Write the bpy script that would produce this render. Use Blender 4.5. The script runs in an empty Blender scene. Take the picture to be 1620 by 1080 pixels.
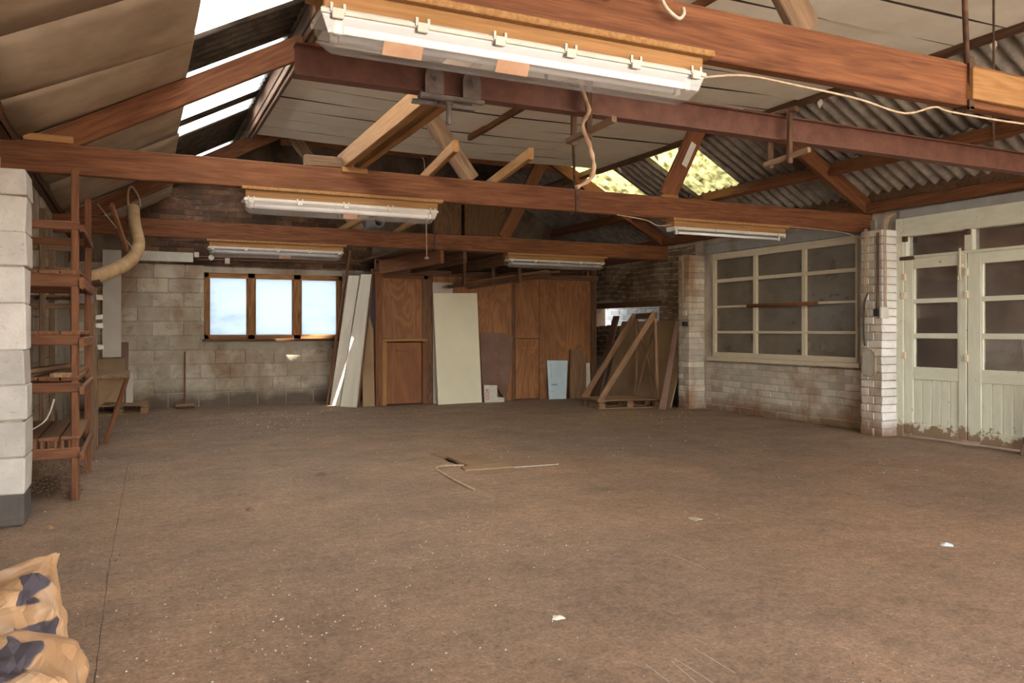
import bpy, bmesh, math, random
from mathutils import Vector, Matrix
random.seed(7)
SC = bpy.context.scene
COL = SC.collection
R = math.radians

# ------------------------------------------------------------ camera, world, sun, exposure
cam = bpy.data.cameras.new('camera'); cam.sensor_width = 36; cam.lens = 28.0; cam.shift_y = -18/1620; cam.clip_end = 200
co = bpy.data.objects.new('camera', cam); COL.objects.link(co)
co.location = (0, 0, 1.2); co.rotation_euler = (R(90), 0, R(-25.4)); SC.camera = co
SC.view_settings.view_transform = 'Standard'; SC.view_settings.look = 'None'; SC.view_settings.gamma = 1
SC.view_settings.use_curve_mapping = False; SC.view_settings.exposure = 2.76
w = bpy.data.worlds.new('sky'); SC.world = w; w.use_nodes = True
nt = w.node_tree; nt.nodes.clear()
sky = nt.nodes.new('ShaderNodeTexSky'); sky.sky_type = 'NISHITA'; sky.sun_disc = False
sky.sun_elevation = R(51); sky.sun_rotation = R(-110); sky.air_density = 1.0; sky.dust_density = 3.0; sky.ozone_density = 0.6
bgn = nt.nodes.new('ShaderNodeBackground'); bgn.inputs[1].default_value = 0.6
out = nt.nodes.new('ShaderNodeOutputWorld'); hz = nt.nodes.new('ShaderNodeMix'); hz.data_type = 'RGBA'; hz.inputs[0].default_value = .6; hz.inputs[7].default_value = (2.9, 2.55, 2.1, 1)   # summer haze over the blue
nt.links.new(sky.outputs[0], hz.inputs[6]); nt.links.new(hz.outputs[2], bgn.inputs[0]); nt.links.new(bgn.outputs[0], out.inputs[0])
sun = bpy.data.lights.new('sun', 'SUN'); sun.energy = 8.0; sun.angle = R(0.6); sun.color = (1.0, .91, .78)
so = bpy.data.objects.new('sun', sun); COL.objects.link(so); so.location = (-20, -6, 18)
so.rotation_euler = Vector((-.563, -.263, .782)).to_track_quat('Z', 'Y').to_euler()

# ------------------------------------------------------------ object helpers
W = {}
def link(name, me, mat=None, parent=None, M=None):
    o = bpy.data.objects.new(name, me); COL.objects.link(o)
    if mat is not None and me is not None and not me.materials: me.materials.append(mat)
    M = M or Matrix.Identity(4)
    if parent is not None:
        o.parent = parent; o.matrix_parent_inverse = W[parent].inverted()
    o.matrix_basis = M; W[o] = M
    return o
def empty(name, loc): 
    o = link(name, None, M=Matrix.Translation(Vector(loc))); o.empty_display_size = .1; return o
def tag(o, label=None, cat=None, group=None, kind=None):
    if label: o['label'] = label
    if cat: o['category'] = cat
    if group: o['group'] = group
    if kind: o['kind'] = kind
    return o
def thing(name, loc, label, cat, group=None, kind=None): return tag(empty(name, loc), label, cat, group, kind)
def mesh(name, verts, faces, smooth=False):
    me = bpy.data.meshes.new(name); me.from_pydata([tuple(v) for v in verts], [], faces); me.update()
    bm = bmesh.new(); bm.from_mesh(me); bmesh.ops.recalc_face_normals(bm, faces=bm.faces); bm.to_mesh(me); bm.free()
    if smooth:
        for p in me.polygons: p.use_smooth = True
    return me
CB_S = [(sx, sy, sz) for sx in (-1, 1) for sy in (-1, 1) for sz in (-1, 1)]
def cbox_vf(d, ch=.004, jit=0, c=(0, 0, 0)):
    """chamfered box: 24 verts, 26 faces"""
    hx, hy, hz = d[0]/2, d[1]/2, d[2]/2; ch = min(ch, hx*.45, hy*.45, hz*.45)
    V = []; idx = {}
    for s in CB_S:
        j = [random.uniform(-jit, jit) for _ in range(3)]
        for k in range(3):
            p = [s[0]*(hx-ch), s[1]*(hy-ch), s[2]*(hz-ch)]; p[k] = s[k]*(hx, hy, hz)[k]
            idx[(s, k)] = len(V); V.append((p[0]+j[0]+c[0], p[1]+j[1]+c[1], p[2]+j[2]+c[2]))
    F = []
    for k in range(3):
        a, b = [i for i in range(3) if i != k]
        for sg in (-1, 1):
            q = []
            for sa, sb in ((-1, -1), (1, -1), (1, 1), (-1, 1)):
                s = [0, 0, 0]; s[k] = sg; s[a] = sa; s[b] = sb; q.append(idx[(tuple(s), k)])
            F.append(q)
        for sa in (-1, 1):
            for sb in (-1, 1):
                s0 = [0, 0, 0]; s0[a] = sa; s0[b] = sb; s1 = list(s0); s0[k] = -1; s1[k] = 1; s0 = tuple(s0); s1 = tuple(s1)
                F.append([idx[(s0, a)], idx[(s1, a)], idx[(s1, b)], idx[(s0, b)]])
    for s in CB_S: F.append([idx[(s, 0)], idx[(s, 1)], idx[(s, 2)]])
    return V, F
class MB:
    """collects shapes that belong to ONE part"""
    def __init__(s): s.v = []; s.f = []
    def add(s, V, F):
        n = len(s.v); s.v += [tuple(v) for v in V]; s.f += [[i+n for i in f] for f in F]; return s
    def box(s, lo, hi, ch=.004, jit=0):
        d = [abs(hi[i]-lo[i]) for i in range(3)]; c = [(hi[i]+lo[i])/2 for i in range(3)]
        return s.add(*cbox_vf(d, ch, jit, c))
    def tube(s, pts, r, n=8, smooth=True, step=None): return s.add(*tube_vf(pts, r, n))
    def me(s, name, smooth=False): return mesh(name, s.v, s.f, smooth)
    def obj(s, name, mat, parent=None, smooth=False, M=None): return link(name, s.me(name, smooth), mat, parent, M)
def tube_vf(pts, r, n=8):
    pts = [Vector(p) for p in pts]; V = []; F = []; prev = None
    for i, p in enumerate(pts):
        t = (pts[min(i+1, len(pts)-1)]-pts[max(i-1, 0)]).normalized()
        if prev is None: a = t.orthogonal().normalized()
        else: a = (prev-t*prev.dot(t)).normalized()
        prev = a; b = t.cross(a); rr = r[i] if isinstance(r, (list, tuple)) else r
        for k in range(n): V.append(p+(a*math.cos(2*math.pi*k/n)+b*math.sin(2*math.pi*k/n))*rr)
        if i:
            for k in range(n): F.append([(i-1)*n+k, (i-1)*n+(k+1) % n, i*n+(k+1) % n, i*n+k])
    F.append(list(range(n))); F.append(list(range(len(V)-n, len(V))))
    return V, F
def smoothpath(P, n=8):
    P = [Vector(p) for p in P]; o = []
    for i in range(len(P)-1):
        a, b, c, d = P[max(i-1, 0)], P[i], P[i+1], P[min(i+2, len(P)-1)]
        for k in range(n):
            t = k/n; o.append(.5*((2*b)+(c-a)*t+(2*a-5*b+4*c-d)*t*t+(3*b-a-3*c+d)*t**3))
    o.append(P[-1]); return o
def frame(p0, p1, up=(0, 0, 1)):
    p0 = Vector(p0); x = (Vector(p1)-p0); L = x.length; x.normalize(); up = Vector(up)
    if abs(x.dot(up)) > .98: up = Vector((0, 1, 0))
    y = up.cross(x).normalized(); z = x.cross(y)
    M = Matrix((x, y, z)).transposed().to_4x4(); M.translation = p0
    return M, L
def timber(name, p0, p1, w, h, mat, parent=None, up=(0, 0, 1), ch=.006, jit=.0025, seg=None, bow=0):
    """a sawn length of wood, grain along local x; w across, h along 'up'"""
    M, L = frame(p0, p1, up); seg = seg or max(1, int(L/.45)); V = []; F = []
    hw, hh = w/2, h/2; ch = min(ch, hw*.4, hh*.4)
    prof = [(-hw+ch, -hh), (hw-ch, -hh), (hw, -hh+ch), (hw, hh-ch), (hw-ch, hh), (-hw+ch, hh), (-hw, hh-ch), (-hw, -hh+ch)]
    for i in range(seg+1):
        t = i/seg; dy = random.uniform(-jit, jit); dz = random.uniform(-jit, jit)+bow*math.sin(math.pi*t)
        for (y, z) in prof: V.append((L*t, y+dy, z+dz))
        if i:
            for k in range(8): F.append([(i-1)*8+k, (i-1)*8+(k+1) % 8, i*8+(k+1) % 8, i*8+k])
    F.append(list(range(8))); F.append(list(range(len(V)-8, len(V))))
    return link(name, mesh(name, V, F), mat, parent, M)
def bar(name, lo, hi, mat, parent=None, ch=.004, jit=0, axis=None):
    """axis-aligned piece with its grain (local x) along its longest side"""
    d = [hi[i]-lo[i] for i in range(3)]; c = [(hi[i]+lo[i])/2 for i in range(3)]
    k = axis if axis is not None else d.index(max(d))
    if k == 0: M = Matrix.Translation(Vector(c)); dd = d
    elif k == 1: M = Matrix.Translation(Vector(c)) @ Matrix.Rotation(R(90), 4, 'Z'); dd = (d[1], d[0], d[2])
    else: M = Matrix.Translation(Vector(c)) @ Matrix.Rotation(R(-90), 4, 'Y'); dd = (d[2], d[1], d[0])
    V, F = cbox_vf(dd, ch, jit); return link(name, mesh(name, V, F), mat, parent, M)
def slab(name, pts, th, mat, parent=None, along=(0, 1)):
    """flat sheet from its front outline, thickness th away from the outline's normal; local x runs from pts[a] to pts[b]"""
    P = [Vector(p) for p in pts]; x = (P[along[1]]-P[along[0]]).normalized()
    nrm = Vector((0, 0, 0))
    for i in range(len(P)): nrm += (P[i]-P[0]).cross(P[(i+1) % len(P)]-P[0])
    nrm.normalize(); y = nrm.cross(x); M = Matrix((x, y, nrm)).transposed().to_4x4(); M.translation = P[0]; Mi = M.inverted()
    q = [Mi @ p for p in P]; n = len(q)
    V = [(p.x, p.y, p.z) for p in q]+[(p.x, p.y, p.z-th) for p in q]
    F = [list(range(n)), list(range(2*n-1, n-1, -1))]+[[i, (i+1) % n, (i+1) % n+n, i+n] for i in range(n)]
    return link(name, mesh(name, V, F), mat, parent, M)
def cyl(name, p0, p1, r, mat, parent=None, n=12, smooth=True):
    V, F = tube_vf([p0, p1], r, n); me = mesh(name, V, F)
    if smooth:
        for p in me.polygons: p.use_smooth = len(p.vertices) == 4
    return link(name, me, mat, parent)
def wire(name, pts, r, mat, parent=None, n=6, sm=6):
    V, F = tube_vf(smoothpath(pts, sm), r, n); return link(name, mesh(name, V, F, True), mat, parent)
def dup(root, loc, label=None, group=None):
    r = root.copy(); COL.objects.link(r); r.location = loc; W[r] = Matrix.Translation(Vector(loc))
    if label: r['label'] = label
    if group: r['group'] = group
    for ch in list(root.children):
        c = ch.copy(); COL.objects.link(c); c.parent = r; W[c] = W[r] @ W[root].inverted() @ W[ch]
        for g in list(ch.children):
            d = g.copy(); COL.objects.link(d); d.parent = c; W[d] = W[r] @ W[root].inverted() @ W[g]
    return r

# ------------------------------------------------------------ materials
class G:
    def __init__(s, name):
        s.m = bpy.data.materials.new(name); s.m.use_nodes = True; s.t = s.m.node_tree; s.t.nodes.clear()
        s.o = s.n('ShaderNodeOutputMaterial')
    def n(s, typ, **k):
        d = s.t.nodes.new(typ)
        for a, b in k.items(): setattr(d, a, b)
        return d
    def l(s, a, b): s.t.links.new(a, b); return s
    def setin(s, inp, v):
        if hasattr(v, 'links') or isinstance(v, bpy.types.NodeSocket): s.l(v, inp)
        else: inp.default_value = v
    def math(s, op, a, b=0.0, c=0.0, clamp=False):
        d = s.n('ShaderNodeMath', operation=op, use_clamp=clamp)
        for i, v in enumerate((a, b, c)): s.setin(d.inputs[i], v)
        return d.outputs[0]
    def mix(s, f, a, b, mode='MIX'):
        d = s.n('ShaderNodeMix', data_type='RGBA', blend_type=mode)
        s.setin(d.inputs[0], f)
        for i, v in ((6, a), (7, b)): s.setin(d.inputs[i], v if not isinstance(v, tuple) else (*v[:3], 1))
        return d.outputs[2]
    def coords(s, kind='Object', scale=(1, 1, 1), rnd=0):
        if kind == 'World': c = s.n('ShaderNodeNewGeometry').outputs['Position']
        else: c = s.n('ShaderNodeTexCoord').outputs[kind]
        if rnd:
            oi = s.n('ShaderNodeObjectInfo'); v = s.n('ShaderNodeVectorMath', operation='ADD'); s.l(c, v.inputs[0])
            s.l(s.math('MULTIPLY', oi.outputs['Random'], rnd), v.inputs[1]); c = v.outputs[0]
        d = s.n('ShaderNodeMapping'); s.l(c, d.inputs[0]); d.inputs['Scale'].default_value = scale
        return d.outputs[0]
    def noise(s, vec, scale=1, detail=4, rough=.55, dist=0):
        d = s.n('ShaderNodeTexNoise'); s.l(vec, d.inputs['Vector']); d.inputs['Scale'].default_value = scale
        d.inputs['Detail'].default_value = detail; d.inputs['Roughness'].default_value = rough; d.inputs['Distortion'].default_value = dist
        return d.outputs['Fac']
    def ramp(s, f, stops):
        d = s.n('ShaderNodeValToRGB'); s.l(f, d.inputs[0]); e = d.color_ramp.elements
        while len(e) < len(stops): e.new(.5)
        for i, (p, c) in enumerate(stops):
            e[i].position = p; e[i].color = (c, c, c, 1) if isinstance(c, (int, float)) else (*c[:3], 1)
        return d.outputs[0]
    def rnd(s, lo, hi):
        oi = s.n('ShaderNodeObjectInfo'); return s.math('MULTIPLY_ADD', oi.outputs['Random'], hi-lo, lo)
    def scale(s, col, f):
        d = s.n('ShaderNodeVectorMath', operation='SCALE'); s.setin(d.inputs[0], col); s.setin(d.inputs['Scale'], f); return d.outputs[0]
    def bump(s, h, st=.3, dist=.01):
        d = s.n('ShaderNodeBump'); s.l(h, d.inputs['Height']); d.inputs['Strength'].default_value = st; d.inputs['Distance'].default_value = dist
        return d.outputs[0]
    def up(s, lo=.55, hi=.9):
        g = s.n('ShaderNodeNewGeometry'); x = s.n('ShaderNodeSeparateXYZ'); s.l(g.outputs['Normal'], x.inputs[0])
        return s.ramp(x.outputs[2], [(lo, 0), (hi, 1)])
    def done(s, col, rough=.8, bump=None, metal=0, spec=.3, **k):
        b = s.n('ShaderNodeBsdfPrincipled'); s.setin(b.inputs['Base Color'], col if not isinstance(col, tuple) else (*col[:3], 1))
        s.setin(b.inputs['Roughness'], rough); b.inputs['Metallic'].default_value = metal; b.inputs['Specular IOR Level'].default_value = spec
        if bump is not None: s.l(bump, b.inputs['Normal'])
        for a, v in k.items(): s.setin(b.inputs[a], v)
        s.l(b.outputs[0], s.o.inputs[0]); return s.m
DUST = (.30, .185, .105)
def wood(name, dark, light, rough=.75, dust=.7, sc=1.0, stain=.35, rnd=(.85, 1.12)):
    g = G(name); c = g.coords('Object', (.7*sc, 9*sc, 9*sc), 40); f = g.noise(c, 2.2, 8, .6, 1.2)
    c2 = g.coords('Object', (3*sc, 90*sc, 90*sc), 40); f2 = g.noise(c2, 1.5, 4, .6, .3)
    rg = g.math('MULTIPLY_ADD', g.math('SINE', g.math('MULTIPLY', g.noise(g.coords('Object', (.35*sc, 4*sc, 4*sc), 40), 1.5, 2, .5, .6), 60)), .5, .5)
    f3 = g.math('MULTIPLY_ADD', f2, .35, g.math('MULTIPLY_ADD', rg, .09, g.math('MULTIPLY', f, .62)))
    col = g.ramp(f3, [(.36, dark), (.72, light)])
    st = g.ramp(g.noise(g.coords('Object', (.9, 2.5, 2.5), 17), 1.4, 5, .6), [(.5, 0), (.75, 1)])
    col = g.mix(g.math('MULTIPLY', st, stain), col, tuple(x*.35 for x in dark))
    col = g.scale(col, g.rnd(*rnd))
    col = g.mix(g.math('MULTIPLY', g.up(), dust), col, DUST)
    return g.done(col, rough, g.bump(f3, .25, .004), spec=.25)
def ply(name, dark, light, s1=1.0):
    g = G(name); c = g.coords('Object', (.42*s1, 1.9*s1, 1.9*s1), 30); f = g.noise(c, 1.6, 2, .5, 1.0)
    bands = g.math('SINE', g.math('MULTIPLY', f, 62)); bands = g.math('MULTIPLY_ADD', bands, .5, .5)
    fine = g.noise(g.coords('Object', (4, 120, 120), 30), 1, 3)
    k = g.math('MULTIPLY_ADD', fine, .75, g.math('MULTIPLY', bands, .24))
    col = g.ramp(k, [(.2, dark), (.8, light)])
    st = g.ramp(g.noise(g.coords('World', (1.2, 1.2, .8)), 1.3, 5, .6), [(.48, 0), (.78, 1)])
    col = g.mix(g.math('MULTIPLY', st, .5), col, tuple(x*.4 for x in dark))
    col = g.scale(col, g.rnd(.85, 1.1))
    return g.done(col, .6, g.bump(k, .08, .002), spec=.3)
def masonry(name, paint, dirt, raw, t_dirt=(.45, .65), t_raw=(.62, .7), rnd=(.8, 1.1), spots=.35, low=None):
    g = G(name); wp = g.coords('World', (1, 1, 1))
    base = g.mix(g.ramp(g.noise(wp, 7, 6, .65), [(.3, 0), (.7, 1)]), tuple(x*.78 for x in paint), paint)
    base = g.scale(base, g.rnd(*rnd))
    rm = g.ramp(g.noise(g.coords('World', (1, 1, 1.5)), 5.5, 8, .72), [(t_raw[0], 0), (t_raw[1], 1)])
    base = g.mix(rm, base, raw)
    dm = g.ramp(g.noise(g.coords('World', (1.2, 1.2, .75)), 1.25, 8, .62, .5), [(t_dirt[0], 0), (t_dirt[1], 1)])
    base = g.mix(g.math('MULTIPLY', dm, .8), base, dirt)
    sp = g.ramp(g.noise(wp, 38, 4, .6), [(.62, 0), (.7, 1)])
    base = g.mix(g.math('MULTIPLY', sp, spots), base, tuple(x*.5 for x in dirt))
    if low:
        x = g.n('ShaderNodeSeparateXYZ'); g.l(g.coords('World'), x.inputs[0])
        z = g.math('ADD', x.outputs[2], g.math('MULTIPLY', g.noise(wp, 3, 4), .35))
        base = g.mix(g.ramp(z, [(low[0], .85), (low[1], 0)]), base, low[2])
    h = g.math('ADD', g.noise(wp, 45, 5, .7), g.math('MULTIPLY', g.noise(wp, 9, 4), 1.2))
    return g.done(base, .9, g.bump(h, .5, .006), spec=.15)
def plain(name, c1, c2, sc=6, rough=.7, metal=0, bump=.15, dust=.0, spec=.3, stretch=(1, 1, 1)):
    g = G(name); f = g.noise(g.coords('Object', stretch, 20), sc, 6, .6); col = g.ramp(f, [(.35, c1), (.68, c2)])
    if dust: col = g.mix(g.math('MULTIPLY', g.up(), dust), col, DUST)
    return g.done(col, rough, g.bump(f, bump, .004), metal, spec)
def paint_wood(name, c, peel=(.2, .12, .06), low=True):
    g = G(name); o = g.coords('Object', (1, 6, 6), 20); f = g.noise(o, 4, 5)
    col = g.ramp(f, [(.3, tuple(x*.86 for x in c)), (.7, c)])
    gr = g.ramp(g.noise(g.coords('World'), 2.4, 6, .65), [(.56, 0), (.85, 1)]); col = g.mix(g.math('MULTIPLY', gr, .35), col, (.34, .24, .14))
    pk = g.ramp(g.noise(g.coords('World', (1, 1, .6)), 22, 5, .6), [(.68, 0), (.72, 1)]); col = g.mix(pk, col, peel)
    if low:
        x = g.n('ShaderNodeSeparateXYZ'); g.l(g.coords('World'), x.inputs[0])
        z = g.math('ADD', x.outputs[2], g.math('MULTIPLY', g.noise(g.coords('World', (1, 1, .8)), 7, 7, .72), .62))
        col = g.mix(g.ramp(z, [(.43, .9), (.47, 0)]), col, (.2, .115, .06))
    return g.done(col, .6, g.bump(f, .12, .003), spec=.3)
def clear(name, tint, dust, dirt_col, t=(.4, .7), gl=.12, rough=.08, lim=(.0, .9)):
    """dusty clear sheet: see-through, with a film of dust and a shine"""
    g = G(name); f = g.ramp(g.noise(g.coords('World', (1, 1, 1.4)), 3, 6, .6), [(t[0], lim[0]), (t[1], lim[1])])
    f = g.math('MULTIPLY_ADD', f, 1-dust, dust, clamp=True)
    tr = g.n('ShaderNodeBsdfTransparent'); tr.inputs[0].default_value = (*tint, 1)
    df = g.n('ShaderNodeBsdfDiffuse'); df.inputs[0].default_value = (*dirt_col, 1)
    tl = g.n('ShaderNodeBsdfTranslucent'); tl.inputs[0].default_value = (*dirt_col, 1)
    m0 = g.n('ShaderNodeMixShader'); m0.inputs[0].default_value = .35; g.l(df.outputs[0], m0.inputs[1]); g.l(tl.outputs[0], m0.inputs[2])
    m1 = g.n('ShaderNodeMixShader'); g.l(f, m1.inputs[0]); g.l(tr.outputs[0], m1.inputs[1]); g.l(m0.outputs[0], m1.inputs[2])
    gs = g.n('ShaderNodeBsdfGlossy'); gs.inputs['Roughness'].default_value = rough
    m2 = g.n('ShaderNodeMixShader'); m2.inputs[0].default_value = gl; g.l(m1.outputs[0], m2.inputs[1]); g.l(gs.outputs[0], m2.inputs[2])
    g.l(m2.outputs[0], g.o.inputs[0]); return g.m
def glow_sheet(name, c, c_dirt, t=(.5, .7), sc=(1, 1, 1), ns=4, amt=.8, diffuse=.2):
    """translucent plastic: daylight comes through it, grime and moss hold some back"""
    g = G(name); f = g.ramp(g.noise(g.coords('World', sc), ns, 7, .65), [(t[0], 0), (t[1], amt)])
    col = g.mix(f, c, c_dirt)
    tl = g.n('ShaderNodeBsdfTranslucent'); g.l(col, tl.inputs[0]); df = g.n('ShaderNodeBsdfDiffuse'); g.l(col, df.inputs[0])
    m = g.n('ShaderNodeMixShader'); m.inputs[0].default_value = diffuse; g.l(tl.outputs[0], m.inputs[1]); g.l(df.outputs[0], m.inputs[2])
    g.l(m.outputs[0], g.o.inputs[0]); return g.m

mt = {}
mt['beam'] = wood('beam_timber', (.078, .025, .0105), (.205, .080, .032))
mt['beam_light'] = wood('fresh_timber', (.22, .105, .036), (.38, .20, .078), stain=.15, dust=.5)
mt['grey_wood'] = wood('weathered_timber', (.10, .055, .03), (.26, .165, .098), stain=.4)
mt['dark_wood'] = wood('dark_timber', (.05, .025, .014), (.16, .085, .045))
mt['rack_wood'] = wood('shelf_timber', (.10, .036, .016), (.23, .098, .046), stain=.3)
mt['pallet'] = wood('pallet_timber', (.12, .06, .03), (.30, .18, .10), stain=.4)
mt['ply'] = ply('plywood', (.17, .062, .022), (.36, .165, .062))
mt['ply_dark'] = ply('dark_plywood', (.07, .03, .013), (.19, .09, .04))
mt['ply_door'] = ply('plywood_door', (.16, .055, .02), (.30, .115, .04), .6)
mt['chip'] = plain('chipboard', (.22, .11, .04), (.34, .18, .07), 60, .85, bump=.3, dust=.2)
mt['block'] = masonry('painted_block', (.52, .46, .37), (.19, .105, .052), (.27, .21, .16), (.40, .68), (.54, .68), low=(.28, .5, (.085, .06, .045)))
mt['block_pillar'] = masonry('limewashed_block', (.62, .58, .53), (.30, .2, .14), (.36, .33, .3), (.62, .8), (.66, .74))
mt['plinth'] = masonry('tarred_plinth', (.1, .095, .09), (.2, .13, .09), (.05, .05, .05), (.5, .7))
mt['mortar'] = masonry('mortar', (.44, .38, .31), (.17, .10, .055), (.25, .2, .15), (.48, .68))
mt['brick_dark'] = masonry('dark_gable_brick', (.17, .085, .05), (.045, .028, .02), (.24, .19, .15), (.40, .62), (.56, .68), rnd=(.55, 1.25))
mt['mortar_dark'] = masonry('dark_gable_mortar', (.20, .15, .11), (.05, .03, .02), (.2, .17, .14), (.4, .6))
mt['brick'] = masonry('limewashed_brick', (.58, .52, .43), (.27, .135, .06), (.36, .23, .14), (.46, .62), (.6, .72), rnd=(.7, 1.08), low=(.2, .42, (.17, .085, .04)))
mt['brick_brown'] = masonry('brown_limewashed_brick', (.34, .25, .17), (.10, .05, .025), (.16, .09, .05), (.42, .62), (.55, .7), rnd=(.6, 1.1))
mt['brick_white'] = masonry('white_brick', (.72, .70, .68), (.24, .13, .07), (.4, .3, .22), (.62, .78), (.66, .76), rnd=(.85, 1.05), low=(.2, .38, (.2, .11, .06)))
mt['yard_brick'] = masonry('grey_yard_brick', (.16, .18, .195), (.11, .12, .13), (.12, .12, .12), (.6, .8), (.7, .8))
mt['lintel'] = masonry('grey_render', (.36, .35, .33), (.2, .13, .09), (.25, .22, .2), (.55, .75))
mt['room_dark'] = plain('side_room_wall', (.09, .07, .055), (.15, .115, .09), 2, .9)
mt['cream'] = paint_wood('cream_paint', (.62, .62, .50))
mt['cream_dirty'] = paint_wood('aged_cream_paint', (.58, .50, .37), low=False)
mt['brown_frame'] = wood('varnished_frame', (.12, .05, .02), (.42, .21, .08), dust=.4, stain=.5)
mt['foam'] = plain('white_foam_board', (.70, .655, .56), (.80, .76, .67), 3, .85, bump=.1)
mt['gap'] = plain('gap_shadow_board', (.03, .022, .016), (.05, .036, .025), 3, .95)
mt['lining'] = plain('hardboard_lining', (.34, .25, .17), (.48, .39, .29), 2.2, .8, bump=.1)
mt['steel'] = plain('red_oxide_steel', (.09, .035, .024), (.145, .062, .042), 14, .6, .0, .1, .5, .35)
mt['iron'] = plain('rusty_iron', (.06, .035, .025), (.14, .075, .045), 20, .6, .5, .2, .4)
mt['grey_iron'] = plain('grey_iron', (.10, .085, .08), (.19, .16, .145), 16, .5, .1, .15, .3)
mt['black'] = plain('black_plastic', (.012, .012, .012), (.03, .03, .03), 10, .5)
mt['white_plastic'] = plain('off_white_plastic', (.44, .41, .35), (.56, .53, .46), 8, .5, dust=.4)
mt['tube'] = G('lamp_tube').done((.66, .66, .68), .25, spec=.5)
mt['lamp_tray'] = plain('lamp_tray', (.42, .40, .37), (.52, .5, .47), 5, .5, dust=.4)
mt['cover'] = clear('dusty_clear_plastic', (.9, .9, .91), .2, (.55, .52, .48), (.5, .8), .10, .18, (0, .4))
mt['patch'] = plain('brown_tape', (.36, .2, .12), (.46, .28, .18), 10, .6)
mt['white_panel'] = plain('cream_faced_board', (.62, .57, .42), (.68, .63, .48), 1.5, .55, bump=.03)
mt['hardboard'] = plain('brown_hardboard', (.13, .07, .05), (.19, .11, .08), 3, .75, bump=.05)
mt['blue_foam'] = plain('pale_blue_board', (.42, .52, .57), (.50, .60, .64), 3, .8, bump=.05)
mt['tan_sheet'] = plain('tan_fibreboard', (.22, .14, .075), (.32, .21, .12), 2, .8, bump=.06)
mt['cream_board'] = plain('cream_coated_plank', (.58, .53, .43), (.68, .64, .54), 2.5, .6, bump=.05, stretch=(.5, 3, 3))
mt['grey_card'] = plain('grey_board', (.40, .35, .30), (.50, .45, .39), 2, .85, bump=.06)
mt['red_print'] = G('red_print').done((.5, .06, .1), .7)
mt['ink'] = G('dark_print').done((.12, .17, .22), .7)
mt['hose'] = plain('dusty_hose', (.30, .19, .10), (.46, .31, .17), 6, .7, bump=.1, dust=.4)
mt['rope'] = plain('old_rope', (.32, .22, .14), (.5, .38, .26), 30, .9)
mt['cable'] = plain('grey_cable', (.42, .36, .29), (.58, .52, .44), 20, .7)
mt['branch'] = plain('bare_branch', (.26, .15, .09), (.48, .33, .22), 12, .85, bump=.5)
mt['sheet'] = plain('fibre_cement', (.17, .145, .12), (.33, .29, .245), 7, .9, bump=.4)
mt['sheet_dark'] = plain('grimy_fibre_cement', (.035, .027, .02), (.10, .078, .058), 7, .9, bump=.4)
mt['skylight'] = glow_sheet('white_skylight_plastic', (.72, .75, .77), (.30, .25, .16), (.5, .7), (1.5, 5, 1.5), 1.2, .85, .12)
mt['skylight_moss'] = glow_sheet('mossy_skylight_plastic', (.58, .56, .36), (.11, .105, .05), (.42, .66), (1, 1, 1), 9, .9, .25)
mt['frost'] = glow_sheet('frosted_window_plastic', (.36, .41, .45), (.22, .265, .30), (.5, .8), (1, 1, 2), 1.3, .8, .1)
mt['dusty_glass'] = clear('dusty_window_glass', (.75, .74, .7), .46, (.27, .235, .185), (.35, .75), .05, .2, (.1, .55))
mt['door_glass'] = clear('dirty_door_glass', (.85, .85, .84), .12, (.25, .19, .15), (.45, .8), .10, .05, (0, .5))
mt['sand'] = plain('paper_sack', (.46, .27, .13), (.62, .40, .22), 3, .75, bump=.15)
mt['ground'] = plain('yard_ground', (.30, .28, .25), (.42, .40, .36), 1, .95)
def floor_mat():
    g = G('dusty_concrete'); wp = g.coords('World')
    a = g.ramp(g.noise(wp, .5, 9, .68, .3), [(.32, (.245, .172, .122)), (.5, (.30, .202, .135)), (.68, (.37, .235, .143))])
    col = g.scale(a, g.ramp(g.noise(wp, 2.3, 9, .72), [(.32, .74), (.66, 1.15)]))
    col = g.scale(col, g.ramp(g.noise(wp, 17, 7, .75), [(.33, .72), (.66, 1.18)]))
    f = g.noise(wp, 55, 8, .8); col = g.scale(col, g.ramp(f, [(.34, .55), (.66, 1.32)]))
    dk = g.ramp(g.noise(wp, 1.15, 9, .7), [(.56, 0), (.8, .38)]); col = g.mix(dk, col, (.13, .098, .078))
    sc_ = g.ramp(g.noise(g.coords('World', (1.5, 1.5, 1)), 7, 8, .75), [(.62, 0), (.74, .55)]); col = g.mix(sc_, col, (.12, .085, .062))
    # pale plaster splashes, thicker in some patches
    lim = g.ramp(g.noise(wp, .8, 5, .62), [(.45, 0), (.68, 1)])
    for scl, thr, amt in ((26, .13, .7), (60, .2, .55)):
        v = g.n('ShaderNodeTexVoronoi'); v.inputs['Scale'].default_value = scl; g.l(wp, v.inputs['Vector'])
        sp = g.math('LESS_THAN', v.outputs['Distance'], g.math('MULTIPLY_ADD', lim, thr, .02))
        keep = g.math('GREATER_THAN', g.noise(wp, 60, 2), .5); col = g.mix(g.math('MULTIPLY', g.math('MULTIPLY', sp, keep), amt), col, (.58, .52, .44))
    h = g.math('ADD', f, g.math('MULTIPLY', g.noise(wp, 5, 6), 2.0))
    return g.done(col, .8, g.bump(h, .3, .006), spec=.25)
mt['floor'] = floor_mat()
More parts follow.
